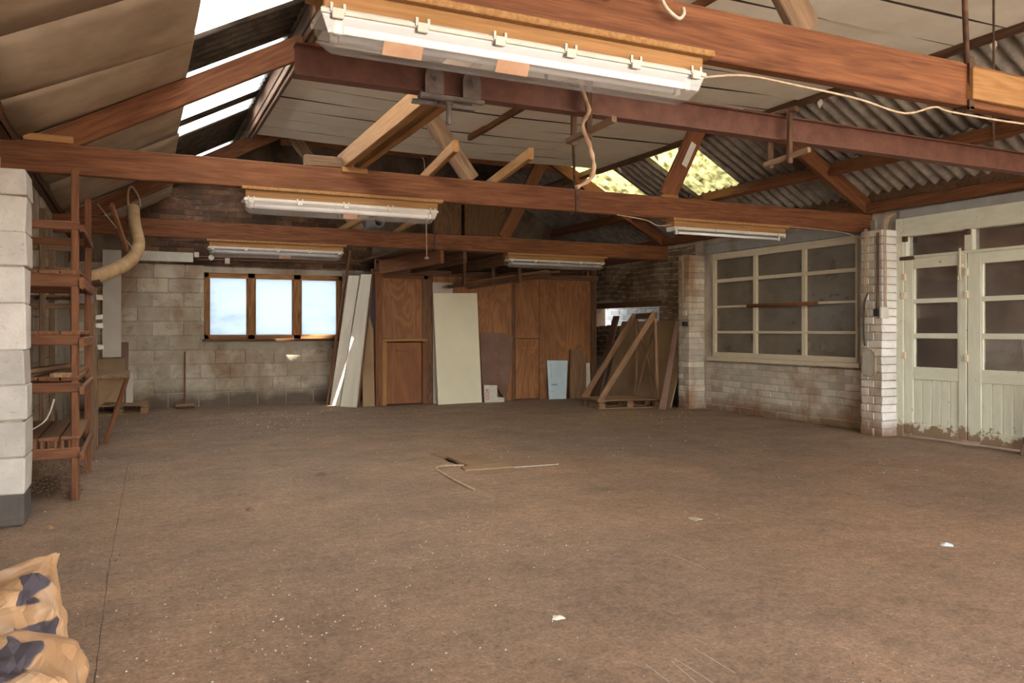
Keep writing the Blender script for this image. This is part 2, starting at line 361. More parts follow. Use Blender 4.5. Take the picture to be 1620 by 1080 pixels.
def sack_mat():
    g = G('printed_paper_sack'); o = g.coords('Object')
    col = g.ramp(g.noise(o, 5, 6, .6), [(.3, (.34, .19, .09)), (.7, (.48, .30, .16))])
    dust = g.ramp(g.noise(o, 9, 5), [(.5, 0), (.7, .5)]); col = g.mix(dust, col, (.45, .36, .28))
    x = g.n('ShaderNodeSeparateXYZ'); g.l(o, x.inputs[0]); n1 = g.math('MULTIPLY_ADD', g.noise(o, 7, 2), .12, x.outputs[0])
    band = g.math('MULTIPLY', g.math('GREATER_THAN', n1, .17), g.math('LESS_THAN', n1, .285))
    ch = g.ramp(g.noise(g.coords('Object', (1, 1, 2)), 6, 1, .4), [(.5, 0), (.53, .9)])
    col = g.mix(g.math('MULTIPLY', band, ch), col, (.028, .032, .06))
    return g.done(col, .55, g.bump(g.noise(o, 14, 5, .6), .35, .01), spec=.35)
mt['sack'] = sack_mat()


# ------------------------------------------------------------ structure
def struct(name, mb, mat, label, cat='wall'): 
    o = mb.obj(name, mat); return tag(o, label, cat, None, 'structure')
# floor: one concrete slab with a shallow hatch pit
f = MB(); HX0, HX1, HY0, HY1 = 2.60, 2.96, 6.42, 7.36
for (x0, x1, y0, y1) in ((-1.1, 8.15, -3.6, HY0), (-1.1, 8.15, HY1, 13.65), (-1.1, HX0, HY0, HY1), (HX1, 8.15, HY0, HY1)):
    f.add([(x0, y0, -.12), (x1, y0, -.12), (x1, y1, -.12), (x0, y1, -.12), (x0, y0, 0), (x1, y0, 0), (x1, y1, 0), (x0, y1, 0)],
          [[4, 5, 6, 7], [0, 3, 2, 1], [0, 1, 5, 4], [1, 2, 6, 5], [2, 3, 7, 6], [3, 0, 4, 7]])
f.add([(HX0, HY0, -.1), (HX1, HY0, -.1), (HX1, HY1, -.1), (HX0, HY1, -.1)], [[0, 1, 2, 3]])
floor = struct('floor', f, mt['floor'], 'dusty brown concrete workshop floor', 'floor')
# yard around the building
g_ = MB().box((-40, -40, -.5), (40, 50, -.14), .01); struct('ground', g_, mt['ground'], 'pale yard ground outside the workshop', 'ground')

def bricks(parent, name, mat, O, U, Nn, width, height, bw, bh, joint, depth, proud=.006, jit=.003, holes=(), seed=1, sagf=None, off=.5):
    """courses of single bricks on a wall face: O lower corner, U along the wall, Nn out of the wall"""
    rs = random.Random(seed); O = Vector(O); U = Vector(U).normalized(); Nn = Vector(Nn).normalized(); Z = Vector((0, 0, 1))
    base = Matrix((U, Nn, Z)).transposed().to_4x4(); full = []
    for k in range(6):
        V, F = cbox_vf((bw-joint, depth, bh-joint), .006, jit); full.append(mesh(name, V, F)); full[-1].materials.append(mat)
    r = 0; n = 0
    while r*bh < height-.02:
        z0 = r*bh; z1 = min(height, z0+bh); x = -bw*off if r % 2 else 0.0; x += rs.uniform(-.03, .03)*bw
        while x < width-.02:
            spans = [(max(0, x), min(width, x+bw))]; x += bw
            for (ha, hb, hc, hd) in holes:
                if z1-.015 > hc and z0+.015 < hd:
                    ns = []
                    for a, b in spans:
                        if b <= ha or a >= hb: ns.append((a, b)); continue
                        if a < ha: ns.append((a, ha))
                        if b > hb: ns.append((hb, b))
                    spans = ns
            for a, b in spans:
                if b-a < .03: continue
                zc = (z0+z1)/2; sg = sagf((a+b)/2, zc) if sagf else 0
                P = O+U*((a+b)/2)+Z*(zc+sg)+Nn*(-depth/2+proud+rs.uniform(-jit, jit)*1.3)
                if abs(b-a-bw) < .002 and abs(z1-z0-bh) < .002: me = full[rs.randrange(6)]
                else:
                    V, F = cbox_vf((b-a-joint, depth, z1-z0-joint), .006, jit*.7); me = mesh(name, V, F)
                M = base.copy(); M.translation = P
                M = M @ Matrix.Rotation(rs.uniform(-.006, .006), 4, 'Y')
                link(name, me, mat, parent, M); n += 1
        r += 1
    return n

# back wall: blocks with a window, darker brick gable above
YB = 13.4; wx0, wx1, wz0, wz1 = 1.0, 3.18, 1.05, 2.11
b = MB(); T = .22
b.box((-1.05, YB, 0), (wx0, YB+T, 2.2), .001); b.box((wx1, YB, 0), (8.1, YB+T, 2.2), .001)
b.box((wx0, YB, 0), (wx1, YB+T, wz0), .001); b.box((wx0, YB, wz1), (wx1, YB+T, 2.2), .001)
b.add([(-1.05, YB, 2.2), (8.4, YB, 2.2), (8.4, YB, 2.62), (3.72, YB, 5.15), (-1.05, YB, 2.6), (-1.05, YB+T, 2.2), (8.4, YB+T, 2.2), (8.4, YB+T, 2.62), (3.72, YB+T, 5.15), (-1.05, YB+T, 2.6)],
      [[0, 1, 2, 3, 4], [9, 8, 7, 6, 5], [0, 5, 6, 1], [1, 6, 7, 2], [2, 7, 8, 3], [3, 8, 9, 4], [4, 9, 5, 0]])
wall_back = struct('wall_back', b, mt['mortar'], 'grimy back wall of painted concrete blocks under a brick gable')
wall_back.data.materials.append(mt['mortar_dark'])
for pg in wall_back.data.polygons:
    if pg.center.z > 2.3: pg.material_index = 1  # gable faces take the darker mortar
bricks(wall_back, 'block', mt['block'], (-.85, YB, .0), (1, 0, 0), (0, -1, 0), 4.4, 2.0+.22, .445, .222, .012, .06, .012, .003,
       holes=((wx0+.85, wx1+.85, wz0, wz1),), seed=3)
bricks(wall_back, 'brick', mt['brick_dark'], (.1, YB, 2.225), (1, 0, 0), (0, -1, 0), 3.6, 1.5, .25, .085, .007, .05, .010, .003, seed=5)

# left wall of blocks, and the pillar that stands against it
b = MB(); b.box((-1.05, -3.5, 0), (-.87, YB+.22, 2.62), .001)
wall_left = struct('wall_left', b, mt['mortar'], 'limewashed block wall behind the timber shelf rack')
bricks(wall_left, 'block', mt['block'], (-.87, 11.4, 0), (0, -1, 0), (1, 0, 0), 5.4, 2.6, .445, .222, .012, .06, .012, .003, seed=8)
pil = thing('block_pillar', (-.74, 5.85, 0), 'white limewashed block pillar with a black tarred foot', 'pillar', None, 'structure')
MB().box((-.87, 5.69, 0), (-.615, 5.99, 2.17), .01).obj('mortar_core', mt['mortar'], pil)
zz = [.2, .42, .645, .865, 1.08, 1.36, 1.59, 1.80, 2.02, 2.18]
V, F = cbox_vf((.28, .34, .2), .015, .006); link('plinth', mesh('plinth', V, F), mt['plinth'], pil, Matrix.Translation((-.745, 5.84, .1)))
for i in range(len(zz)-1):
    V, F = cbox_vf((.272, .325, zz[i+1]-zz[i]-.004), .007, .006)
    link('block', mesh('block', V, F), mt['block_pillar'], pil, Matrix.Translation((-.735+random.uniform(-.006, .006), 5.84+random.uniform(-.008, .008), (zz[i]+zz[i+1])/2)))

# right wall: window bay, door bay, far bay with an opening to the yard
XR = 7.9; b = MB()
b.box((XR, 6.3, 0), (XR+.2, 10.0, .78), .001); b.box((XR, 6.3, .78), (XR+.2, 6.87, 2.34), .001); b.box((XR, 9.5, .78), (XR+.2, 10.0, 2.34), .001)
b.box((XR, 6.3, 2.34), (XR+.2, 13.6, 2.64), .001)
b.box((XR, 12.92, 0), (XR+.2, 13.6, 2.34), .001); b.box((XR, 10.0, 0), (XR+.2, 10.93, 2.34), .001)
b.box((XR, 10.93, 0), (XR+.2, 12.92, 1.25), .001); b.box((XR, 10.93, 1.65), (XR+.2, 12.92, 2.34), .001)
b.box((XR, 4.6, 2.46), (XR+.2, 6.3, 2.64), .001); b.box((XR, -3.5, 0), (XR+.2, 4.6, 2.64), .001)
wall_right = struct('wall_right', b, mt['mortar'], 'limewashed brick wall with a paned window and double doors')
n1 = bricks(wall_right, 'brick', mt['brick'], (XR, 9.72, 0), (0, -1, 0), (-1, 0, 0), 3.12, .77, .25, .0905, .010, .05, .012, .004, seed=11)
n2 = bricks(wall_right, 'brick', mt['brick_brown'], (XR, 12.92, .7), (0, -1, 0), (-1, 0, 0), 2.95, 1.85, .25, .0905, .012, .05, .014, .005, seed=12,
       holes=((0, 1.99, .55, .95),), sagf=lambda u, z: .035*math.sin(u*1.6+z)+.02*math.sin(u*4))
MB().box((XR-.03, 6.62, 2.345), (XR+.1, 9.72, 2.5), .01, .003).obj('lintel', mt['lintel'], wall_right)
MB().box((XR-.06, 4.6, 2.45), (XR+.1, 6.28, 2.56), .01, .003).obj('lintel', mt['lintel'], wall_right)
MB().box((XR-.035, 10.85, 1.6), (XR+.1, 12.95, 1.70), .006, .003).obj('lintel', mt['dark_wood'], wall_right)
def pillar(y0, y1, x0, label, seed, matx, maty):
    p = thing('brick_pillar', (x0+.15, (y0+y1)/2, 0), label, 'pillar', None, 'structure')
    H = 2.34; MB().box((x0+.012, y0+.012, 0), (XR+.02, y1-.01, H), .004).obj('mortar_core', mt['mortar'], p)
    rs = random.Random(seed); bh = .0905; r = 0
    while r*bh < H-.02:
        z0, z1 = r*bh, min(H, r*bh+bh)-.01
        # corner brick shows on both faces, headers fill behind it
        dx = XR-x0; dy = y1-y0
        cuts = (.62, 1.0) if r % 2 else (.38, 1.0); a = y0
        for q, cu in enumerate(cuts):
            e = y0+dy*cu; wdt = dx if q == 0 else .08
            V, F = cbox_vf((wdt, e-a-.01, z1-z0), .006, .003)
            me = mesh('brick', V, F); me.materials.append(matx); me.materials.append(maty)
            for pg in me.polygons: pg.material_index = 1 if pg.normal.y < -.5 else 0
            link('brick', me, None, p, Matrix.Translation((x0+wdt/2+rs.uniform(-.004, .004), (a+e)/2+rs.uniform(-.003, .003), (z0+z1)/2)))
            a = e
        r += 1
    return p
p1 = pillar(9.75, 10.02, 7.6, 'brown-stained brick pillar between the paned window and the leaning tan sheet', 21, mt['brick'], mt['brick'])
p2 = pillar(6.30, 6.60, 7.6, 'white brick pillar between the paned window and the cream doors', 22, mt['brick'], mt['brick_white'])

# the side room behind window and doors, the yard wall beyond the far opening
b = MB(); b.box((11.2, 3.0, -.1), (11.35, 10.3, 2.9), .001); b.box((8.1, 10.15, -.1), (11.2, 10.3, 2.9), .001); b.box((8.1, 2.9, -.1), (11.2, 3.0, 2.9), .001)
b.box((8.1, 6.5, 2.8), (11.35, 10.3, 2.95), .001); b.box((8.1, 2.9, 2.8), (8.5, 6.5, 2.95), .001); b.box((9.6, 2.9, 2.8), (11.35, 6.5, 2.95), .001)  # unseen roof, gap added over the door half to daylight the stored sheets
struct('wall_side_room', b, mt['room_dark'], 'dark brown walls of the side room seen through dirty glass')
b = MB(); b.box((8.1, 2.9, -.12), (11.2, 10.3, -.005), .001); struct('floor_side_room', b, mt['floor'], 'dusty floor of the side room behind the doors', 'floor')
b = MB(); b.box((8.75, 10.4, -.1), (8.95, 16.5, 3.2), .001); wy = struct('wall_yard', b, mt['mortar'], 'white brick yard wall seen through the opening over the leaning sheets')
bricks(wy, 'brick', mt['yard_brick'], (8.75, 16.4, .9), (0, -1, 0), (-1, 0, 0), 4.6, 1.3, .3, .1, .012, .05, .012, .003, seed=31)

# roof slopes: corrugated sheets, each one a piece
def corr(name, mat, parent, x0, x1, y0, y1, zf, pitch=.148, amp=.024, th=.007, lift=0):
    n = max(4, int((y1-y0)/pitch*8)); xs = [x0, (x0+x1)/2, x1]; V = []; F = []
    for s in (0, 1):
        for x in xs:
            for i in range(n+1):
                y = y0+(y1-y0)*i/n; V.append((x, y, zf(x)+amp*math.cos(2*math.pi*y/pitch)+lift+s*th))
    m = n+1; L = len(xs)*m
    for a in range(len(xs)-1):
        for i in range(n):
            q = [a*m+i, a*m+i+1, (a+1)*m+i+1, (a+1)*m+i]; F.append(q); F.append([j+L for j in reversed(q)])
    for i in range(n): F.append([i, i+1, i+1+L, i+L]); k = (len(xs)-1)*m; F.append([k+i, k+i+1, k+i+1+L, k+i+L])
    for a in range(len(xs)-1):
        for i in (0, n): F.append([a*m+i, (a+1)*m+i, (a+1)*m+i+L, a*m+i+L])
    me = mesh(name, V, F)
    for p in me.polygons: p.use_smooth = True
    return link(name, me, mat, parent)
zL = lambda x: 3.13+.54*x
zR = lambda x: 7.13-.55*x
roof_left = thing('roof_left', (1.4, 5, 3.1), 'left roof slope of grimy corrugated sheets with white skylight strips', 'roof', None, 'structure')
ys = [(-3.5, -2.5, 0), (-2.5, -1.5, 0), (-1.5, -.5, 0), (-.5, .5, 0), (.5, 1.5, 0), (1.5, 2.5, 0), (2.5, 3.4, 0), (3.4, 4.3, 1), (4.3, 5.25, 1), (5.25, 6.2, 1), (6.2, 7.13, 0), (7.13, 8.0, 1), (8.0, 8.8, 1),
      (8.8, 9.1, 0), (9.1, 9.66, 1), (9.66, 10.5, 0), (10.5, 11.3, 0), (11.3, 11.53, 1), (11.57, 11.78, 1), (11.78, 12.51, 0), (12.55, 12.95, 1), (12.95, 13.75, 0)]
for (a, c, k) in ys:
    e = c+.02 if round(c, 2) not in (12.51, 11.53) else c      # two open slits between worn sheets let the sun in
    corr('skylight_sheet' if k else 'corrugated_sheet', mt['skylight'] if k else mt['sheet_dark'], roof_left, .22, 1.22, a, e, zL)
    corr('corrugated_sheet', mt['sheet_dark'], roof_left, -1.25, .30, a, c+.02 if round(c, 2) not in (12.51, 11.53) else c+.06, zL, lift=-.012)
    corr('corrugated_sheet', mt['sheet_dark'], roof_left, 1.16, 3.78, a, c+.02 if round(c, 2) not in (12.51, 11.53) else c+.06, zL, lift=.03)
roof_right = thing('roof_right', (6, 5, 3.1), 'right roof slope of grey corrugated sheets with mossy skylight patches', 'roof', None, 'structure')
y = -3.5
while y < 13.6:
    c = min(y+.905, 13.75)
    tr = 7.85 < y+.45 < 8.85 or 10.5 < y+.45 < 11.4
    corr('skylight_sheet' if tr else 'corrugated_sheet', mt['skylight_moss'] if tr else mt['sheet'], roof_right, 5.9, 7.36, y, c+.02, zR, lift=.012)
    corr('corrugated_sheet', mt['sheet'], roof_right, 7.28, 8.4, y, c+.02, zR)
    corr('corrugated_sheet', mt['sheet_dark'], roof_right, 3.66, 5.98, y, c+.02, zR, lift=.03)
    y += .905
# purlins belong to their slope
for x in (-.78, .10, 1.36, 2.5): timber('purlin', (x, -3.5, zL(x)-.085), (x, 13.4, zL(x)-.085), .06, .12, mt['dark_wood'], roof_left, up=(-.47, 0, .88))
for x, hgt, m in ((4.7, .12, 'dark_wood'), (6.27, .12, 'dark_wood')): timber('purlin', (x, -3.5, zR(x)-.09), (x, 13.4, zR(x)-.09), .06, hgt, mt[m], roof_right, up=(.48, 0, .88))
for ya, yb in ((-3.5, 4.75), (4.6, 8.95), (8.7, 13.4)): timber('purlin', (7.24, ya, zR(7.24)-.115), (7.22, yb, zR(7.22)-.115), .065, .145, mt['beam'], roof_right, up=(.48, 0, .88))
timber('purlin', (7.82, -3.5, 2.63), (7.82, 13.4, 2.63), .07, .12, mt['beam'], roof_right)
MB().box((7.86, 4.5, 2.58), (8.0, 10.4, 2.86), .004).obj('eave_board', mt['dark_wood'], roof_right)
bar('eave_board', (-1.06, -3.4, 2.56), (-.80, 13.3, 2.70), mt['dark_wood'], roof_left)
bar('edge_board', (1.26, -3.0, 3.56), (1.285, 10.3, 3.79), mt['dark_wood'], roof_left)
timber('edge_batten', (1.31, -3.0, 3.555), (1.31, 10.15, 3.555), .04, .05, mt['dark_wood'], roof_left)
timber('edge_batten', (6.24, -3.0, 3.56), (6.24, 10.15, 3.56), .05, .08, mt['dark_wood'], roof_right)
# lining boards under the left slope
zl = lambda x: 2.985+.535*x
def lining(y0, y1, x1, bul, skew=0):
    V = []; F = []; nx, ny = 5, 6; x0 = -.74
    for s in (0, 1):
        for i in range(nx+1):
            for j in range(ny+1):
                u, v = i/nx, j/ny; x = x0+(x1-x0)*u; yy = y0+(y1-y0)*v+skew*u*(v if v < .99 else 1)
                V.append((x, yy, zl(x)-bul*math.sin(math.pi*v)*(.4+.6*math.sin(math.pi*min(1, u*.9)))-s*.006))
    m = ny+1; L = (nx+1)*m
    for i in range(nx):
        for j in range(ny):
            q = [i*m+j, i*m+j+1, (i+1)*m+j+1, (i+1)*m+j]; F.append(q); F.append([k+L for k in reversed(q)])
    edge = [i*m for i in range(nx+1)]; edge2 = [i*m+ny for i in range(nx+1)]; e3 = list(range(m)); e4 = [nx*m+j for j in range(m)]
    for e in (edge, edge2, e3, e4):
        for a, c in zip(e, e[1:]): F.append([a, c, c+L, a+L])
    me = mesh('lining_board', V, F); 
    for p in me.polygons: p.use_smooth = len(p.vertices) == 4
    link('lining_board', me, mt['lining'], roof_left)
for a, c, x1, bl, sk in ((-3, 0, .35, .02, 0), (0, 2.65, .35, .03, 0), (2.72, 4.65, .35, .05, .2), (4.66, 5.68, .36, .05, .3), (5.69, 6.72, .37, .03, .12), (6.76, 8.75, .40, .05, .1), (8.76, 10.68, .42, .05, 0), (10.74, 12.0, .46, .04, 0), (12.02, 13.38, .5, .03, 0)):
    lining(a, c, x1, bl, sk)
# flat ceiling of foam boards between the edge battens
b = MB(); b.box((1.25, -3.2, 3.625), (6.3, 10.15, 3.64), .001)
ceiling = struct('ceiling', b, mt['gap'], 'sagging flat ceiling of off-white foam boards', 'ceiling')
yy = 10.12; k = 0
while yy > -2.9:
    wdt = .437; V = []; F = []; nx = 14; s1 = random.uniform(.02, .05); ph = random.uniform(0, 6)
    for s in (0, 1):
        for i in range(nx+1):
            u = i/nx; x = 1.33+4.9*u; z = 3.612-.03*math.sin(math.pi*u)-s1*.4*math.sin(math.pi*u)**2+.008*math.sin(7*u+ph)
            wob = .006*math.sin(9*u+ph)
            V += [(x, yy-wdt+.013+wob, z-s*.022), (x, yy-.002+wob, z-s*.022+random.uniform(-.004, .004))]
    L = 2*(nx+1)
    for i in range(nx):
        q = [2*i, 2*i+1, 2*i+3, 2*i+2]; F += [q, [j+L for j in reversed(q)], [2*i, 2*i+2, 2*i+2+L, 2*i+L], [2*i+1, 2*i+3, 2*i+3+L, 2*i+1+L]]
    F += [[0, 1, 1+L, L], [2*nx, 2*nx+1, 2*nx+1+L, 2*nx+L]]
    me = mesh('ceiling_panel', V, F); me.materials.append(mt['foam']); me.materials.append(mt['gap'])
    for p in me.polygons:
        if abs(p.normal.y) > .7: p.material_index = 1
    link('ceiling_panel', me, None, ceiling); yy -= wdt

timber('ceiling_batten', (3.62, -2, 3.535), (3.66, 8.9, 3.52), .05, .07, mt['beam'], ceiling)
rs = random.Random(2)
for yv in (3.75, 4.1, 5.9, 6.6, 8.2, 8.7, 9.6):
    a_ = rs.uniform(-.4, .4); slab('torn_foam', [(6.24, yv, 3.53), (6.30, yv+.03, 3.50), (6.34+.04*a_, yv+.09, 3.47), (6.27, yv+.07, 3.52)], .012, mt['foam'], ceiling)
# back window: three frosted lights in a varnished frame
win = thing('window_1', (2.09, 13.45, 1.05), 'wide three-light window with frosted bright panes in a varnished frame', 'window', None, 'structure')
F0, F1 = 13.38, 13.5
bar('frame_rail', (1.0, F0, 2.03), (3.18, F1, 2.11), mt['brown_frame'], win); bar('frame_rail', (1.0, F0, 1.05), (3.18, F1, 1.125), mt['brown_frame'], win)
for a, c in ((1.0, 1.07), (1.655, 1.765), (2.375, 2.495), (3.105, 3.18)): bar('mullion', (a, F0, 1.05), (c, F1, 2.11), mt['brown_frame'], win)
for a, c in ((1.07, 1.655), (1.765, 2.375), (2.495, 3.105)):
    bar('pane', (a-.01, 13.455, 1.115), (c+.01, 13.465, 2.04), mt['frost'], win)
    bar('glazing_bead', (a, 13.40, 1.12), (a+.018, 13.45, 2.035), mt['brown_frame'], win); bar('glazing_bead', (c-.018, 13.40, 1.12), (c, 13.45, 2.035), mt['brown_frame'], win)
bar('window_sill', (.97, 13.31, 1.02), (3.2, 13.5, 1.06), mt['dark_wood'], win, jit=.003)

# right window: twelve dusty panes
win = thing('window_2', (7.9, 8.2, .78), 'large window of twelve dusty panes in an aged cream frame', 'window', None, 'structure')
X0, X1 = 7.855, 7.935
bar('frame_rail', (X0, 6.87, 2.245), (X1, 9.52, 2.34), mt['cream_dirty'], win, jit=.003); bar('frame_rail', (X0, 6.87, .80), (X1, 9.52, .872), mt['cream_dirty'], win, jit=.003)
cols = ((9.462, 8.66), (8.592, 7.757), (7.69, 6.90)); rows = ((2.245, 1.955), (1.905, 1.56), (1.53, 1.187), (1.152, .872))
for a, c in ((9.462, 9.52), (8.592, 8.66), (7.69, 7.757), (6.87, 6.90)): bar('mullion', (X0+.002, a, .80), (X1, c, 2.34), mt['cream_dirty'], win, jit=.002)
for (ya, yb) in cols:
    for i, (za, zb) in enumerate(rows):
        bar('pane', (7.895, yb-.008, zb-.008), (7.9, ya+.008, za+.008), mt['dusty_glass'], win)
        if i < 3: bar('glazing_bar', (X0+.008, yb, rows[i+1][0]), (X1, ya, zb), mt['cream_dirty'], win, jit=.0015)
bar('window_sill', (7.80, 6.80, .745), (7.95, 9.58, .80), mt['cream_dirty'], win, jit=.003)

# double doors with their frame
fr = thing('trim_1', (7.85, 5.5, 0), 'cream painted door frame with a glazed transom above the double doors', 'door frame', None, 'structure')
X0, X1 = 7.835, 7.95
bar('jamb', (X0, 6.22, 0), (X1, 6.32, 2.46), mt['cream'], fr); bar('jamb', (X0, 4.55, 0), (X1, 4.66, 2.46), mt['cream'], fr)
bar('head', (X0, 4.66, 2.25), (X1, 6.22, 2.46), mt['cream'], fr); bar('transom_rail', (X0, 4.66, 2.0), (X1, 6.22, 2.03), mt['cream'], fr)
bar('mullion', (X0+.002, 5.40, 2.03), (X1, 5.49, 2.25), mt['cream'], fr); bar('mullion', (X0+.002, 6.18, 2.03), (X1, 6.22, 2.25), mt['cream'], fr)
bar('pane', (7.895, 5.48, 2.02), (7.90, 6.19, 2.26), mt['door_glass'], fr); bar('pane', (7.895, 4.65, 2.02), (7.90, 5.41, 2.26), mt['door_glass'], fr)
for yy_ in (6.16, 5.42): bar('catch', (7.80, yy_, 2.19), (7.84, yy_+.05, 2.25), mt['iron'], fr)
def door(name, ya, yb, label, extra):
    """ya > yb; stiles, rails, three panes, five boards below"""
    d = thing(name, (7.88, (ya+yb)/2, 0), label, 'door', None, 'structure'); C = mt['cream']; a, c = 7.85, 7.9
    sa, sb = extra; bar('stile', (a, ya-sa, .05), (c, ya, 2.0), C, d); bar('stile', (a, yb, .05), (c, yb+sb, 2.0), C, d)
    i0, i1 = yb+sb, ya-sa
    for z0, z1 in ((1.884, 2.0), (1.496, 1.546), (1.108, 1.165), (.655, .792)): bar('rail', (a+.002, i0, z0), (c, i1, z1), C, d)
    bar('kick_rail', (a-.012, i0, .03), (c, i1, .155), C, d, jit=.005)
    for z0, z1 in ((1.54, 1.89), (1.16, 1.50), (.785, 1.115)): bar('pane', (7.878, i0-.005, z0), (7.882, i1+.005, z1), mt['door_glass'], d)
    nb = 5; wd = (i1-i0)/nb
    for k in range(nb): bar('panel_board', (7.868, i0+k*wd+.003, .14), (7.89, i0+(k+1)*wd-.003, .66), C, d, ch=.006)
    bar('glazing_bead', (a+.004, i1-.016, .79), (c, i1, 1.885), C, d); bar('glazing_bead', (a+.004, i0, .79), (c, i0+.016, 1.885), C, d)
    return d
d1 = door('door_1', 6.215, 5.475, 'cream door leaf with three panes beside the white brick pillar', (.105, .09))
d2 = door('door_2', 5.462, 4.665, 'cream door leaf with three panes next to the drop bolt', (.145, .12))
for z0 in (1.76, 1.55, .88): bar('hinge', (7.825, 6.19, z0), (7.852, 6.245, z0+.075), mt['cream_dirty'], d1)
for z0 in (1.77, 1.53, .87): bar('hinge', (7.825, 5.45, z0), (7.852, 5.485, z0+.075), mt['cream_dirty'], d2)
bar('hinge_strap', (7.82, 6.08, 1.985), (7.85, 6.26, 2.025), mt['iron'], d1)
bolt = MB(); bolt.tube([(7.825, 5.53, 1.79), (7.825, 5.53, 2.06)], .013, 8); bolt.tube(smoothpath([(7.825, 5.53, 1.80), (7.815, 5.545, 1.745), (7.815, 5.53, 1.715), (7.815, 5.512, 1.745), (7.825, 5.53, 1.80)], 6), .007, 6); bolt.box((7.83, 5.505, 1.86), (7.852, 5.555, 1.9)); bolt.box((7.83, 5.505, 1.99), (7.852, 5.555, 2.03))
bolt.obj('drop_bolt', mt['cream_dirty'], d1, True)

# plywood partition in front of the back wall
YP = 12.3; b = MB()
for x in (3.49, 4.30, 5.86, 7.36): b.box((x-.035, YP+.02, 0), (x+.035, YP+.09, 2.3), .003)
b.box((3.46, YP+.02, 2.03), (7.4, YP+.09, 2.12), .003); b.box((3.46, YP+.02, 2.25), (7.4, YP+.09, 2.33), .003)
part = struct('wall_partition', b, mt['rack_wood'], 'brown plywood partition with low hatch doors across the back of the workshop')
def panel(x0, x1, z0, z1, m='ply', dy=0, nm='plywood_panel'): return bar(nm, (x0, YP-.002+dy, z0), (x1, YP+.018+dy, z1), mt[m], part, axis=2, ch=.002)
panel(3.555, 4.225, 1.065, 2.03); panel(4.23, 4.40, .0, 2.03, 'ply_dark'); panel(4.405, 5.83, 0, 2.08); panel(5.90, 6.365, 1.06, 2.10); panel(6.37, 7.40, 0, 2.10)
panel(5.905, 6.36, .02, 1.052, 'ply', .004, 'hatch_door'); panel(5.83, 5.90, 0, 2.1, 'ply_dark', .012)
hd = panel(3.638, 4.218, .02, 1.0, 'ply_door', .004, 'hatch_door'); bar('handle', (3.79, YP-.03, .855), (4.02, YP, .885), mt['ply_door'], hd)
hd2 = bar('handle', (6.02, YP-.02, .87), (6.27, YP+.004, .895), mt['ply'], part)
bar('hatch_post', (3.555, YP-.03, 0), (3.63, YP+.03, 1.03), mt['beam_light'], part); bar('hatch_post', (4.225, YP-.03, 0), (4.30, YP+.03, 1.03), mt['rack_wood'], part)
bar('hatch_head', (3.555, YP-.04, 1.02), (4.30, YP+.03, 1.062), mt['beam_light'], part)
bar('corner_post', (3.44, YP-.04, 0), (3.55, YP+.09, 2.12), mt['rack_wood'], part)
bar('return_panel', (3.45, YP+.09, 0), (3.47, 13.38, 2.1), mt['ply_dark'], part)
bar('end_post', (7.42, 12.32, 0), (7.54, 12.45, 2.3), mt['dark_wood'], part)
bar('top_plate', (3.4, YP-.03, 2.08), (7.55, YP+.1, 2.17), mt['dark_wood'], part)
for x0, x1, m in ((4.45, 4.92, 'ply_dark'), (4.98, 5.72, 'ply_dark'), (5.76, 5.84, 'dark_wood')): panel(x0, x1, 2.5, 3.66, m, .02, 'upper_panel')
bar('mezzanine_deck', (3.45, 10.8, 2.34), (7.6, 13.35, 2.375), mt['dark_wood'], part)
for k, (xa, za, xb, zb, m) in enumerate(((3.53, 2.19, 4.0, 2.27, 'rack_wood'), (4.05, 2.2, 4.35, 2.26, 'dark_wood'), (4.75, 2.2, 5.0, 2.26, 'dark_wood'), (5.6, 2.22, 5.8, 2.26, 'dark_wood'), (6.5, 2.22, 6.6, 2.26, 'dark_wood'))):
    timber('joist', (xa, 12.28, za), (xb, 10.76, zb), .06, .17 if k else .22, mt[m], part)

# ------------------------------------------------------------ roof trusses
def make_truss(Y, label):
    t = thing('roof_truss', (3.72, Y, 2.34), label, 'truss', 'timber roof trusses spanning the workshop')
    timber('tie_beam', (-.88, Y, 2.455), (8.05, Y, 2.455), .07, .22, mt['beam'], t, jit=.003)
    s = .545; cz = math.cos(math.atan(s))
    zlow = lambda x: 2.762+s*x; zlr = lambda x: 2.58+s*(7.796-x); off = .09/cz
    timber('rafter', (-.72, Y, zlow(-.72)+off), (3.70, Y, zlow(3.70)+off), .065, .18, mt['beam'], t, up=(-.5, 0, .87))
    timber('rafter', (8.0, Y, zlr(8.0)+off), (3.74, Y, zlr(3.74)+off), .065, .18, mt['beam'], t, up=(.5, 0, .87))
    timber('web_brace', (2.78, Y, 2.565), (1.9, Y, 3.75), .05, .16, mt['grey_wood'], t, up=(.8, 0, .6))
    timber('web_brace', (4.95, Y, 2.565), (5.60, Y, 3.77), .05, .19, mt['beam'], t, up=(-.88, 0, .47))
    timber('collar_beam', (1.75, Y+.055, 3.70), (5.85, Y+.055, 3.70), .045, .12, mt['beam'], t)
    rod = MB(); rod.tube([(3.84, Y-.045, 2.56), (3.76, Y-.01, 4.85)], .014, 8); rod.obj('king_rod', mt['iron'], t, True)
    st = MB(); st.box((3.85, Y-.055, 2.325), (3.885, Y-.036, 2.60), .003); st.box((3.85, Y+.036, 2.325), (3.885, Y+.05, 2.60), .003); st.box((3.85, Y-.055, 2.322), (3.885, Y+.05, 2.344), .003)
    st.obj('strap', mt['iron'], t)
    return t
t1 = make_truss(2.72, 'roof truss whose tie beam carries the long lamp above the steel rail')
t2 = make_truss(6.72, 'roof truss whose tie beam carries the bare tube lamp and loose battens')
t3 = make_truss(10.72, 'roof truss whose tie beam stands just before the plywood partition')
def cleat(t, x0, x1, y0, y1, z0, z1, m='beam_light'): bar('cleat', (x0, y0, z0), (x1, y1, z1), mt[m], t, jit=.002)
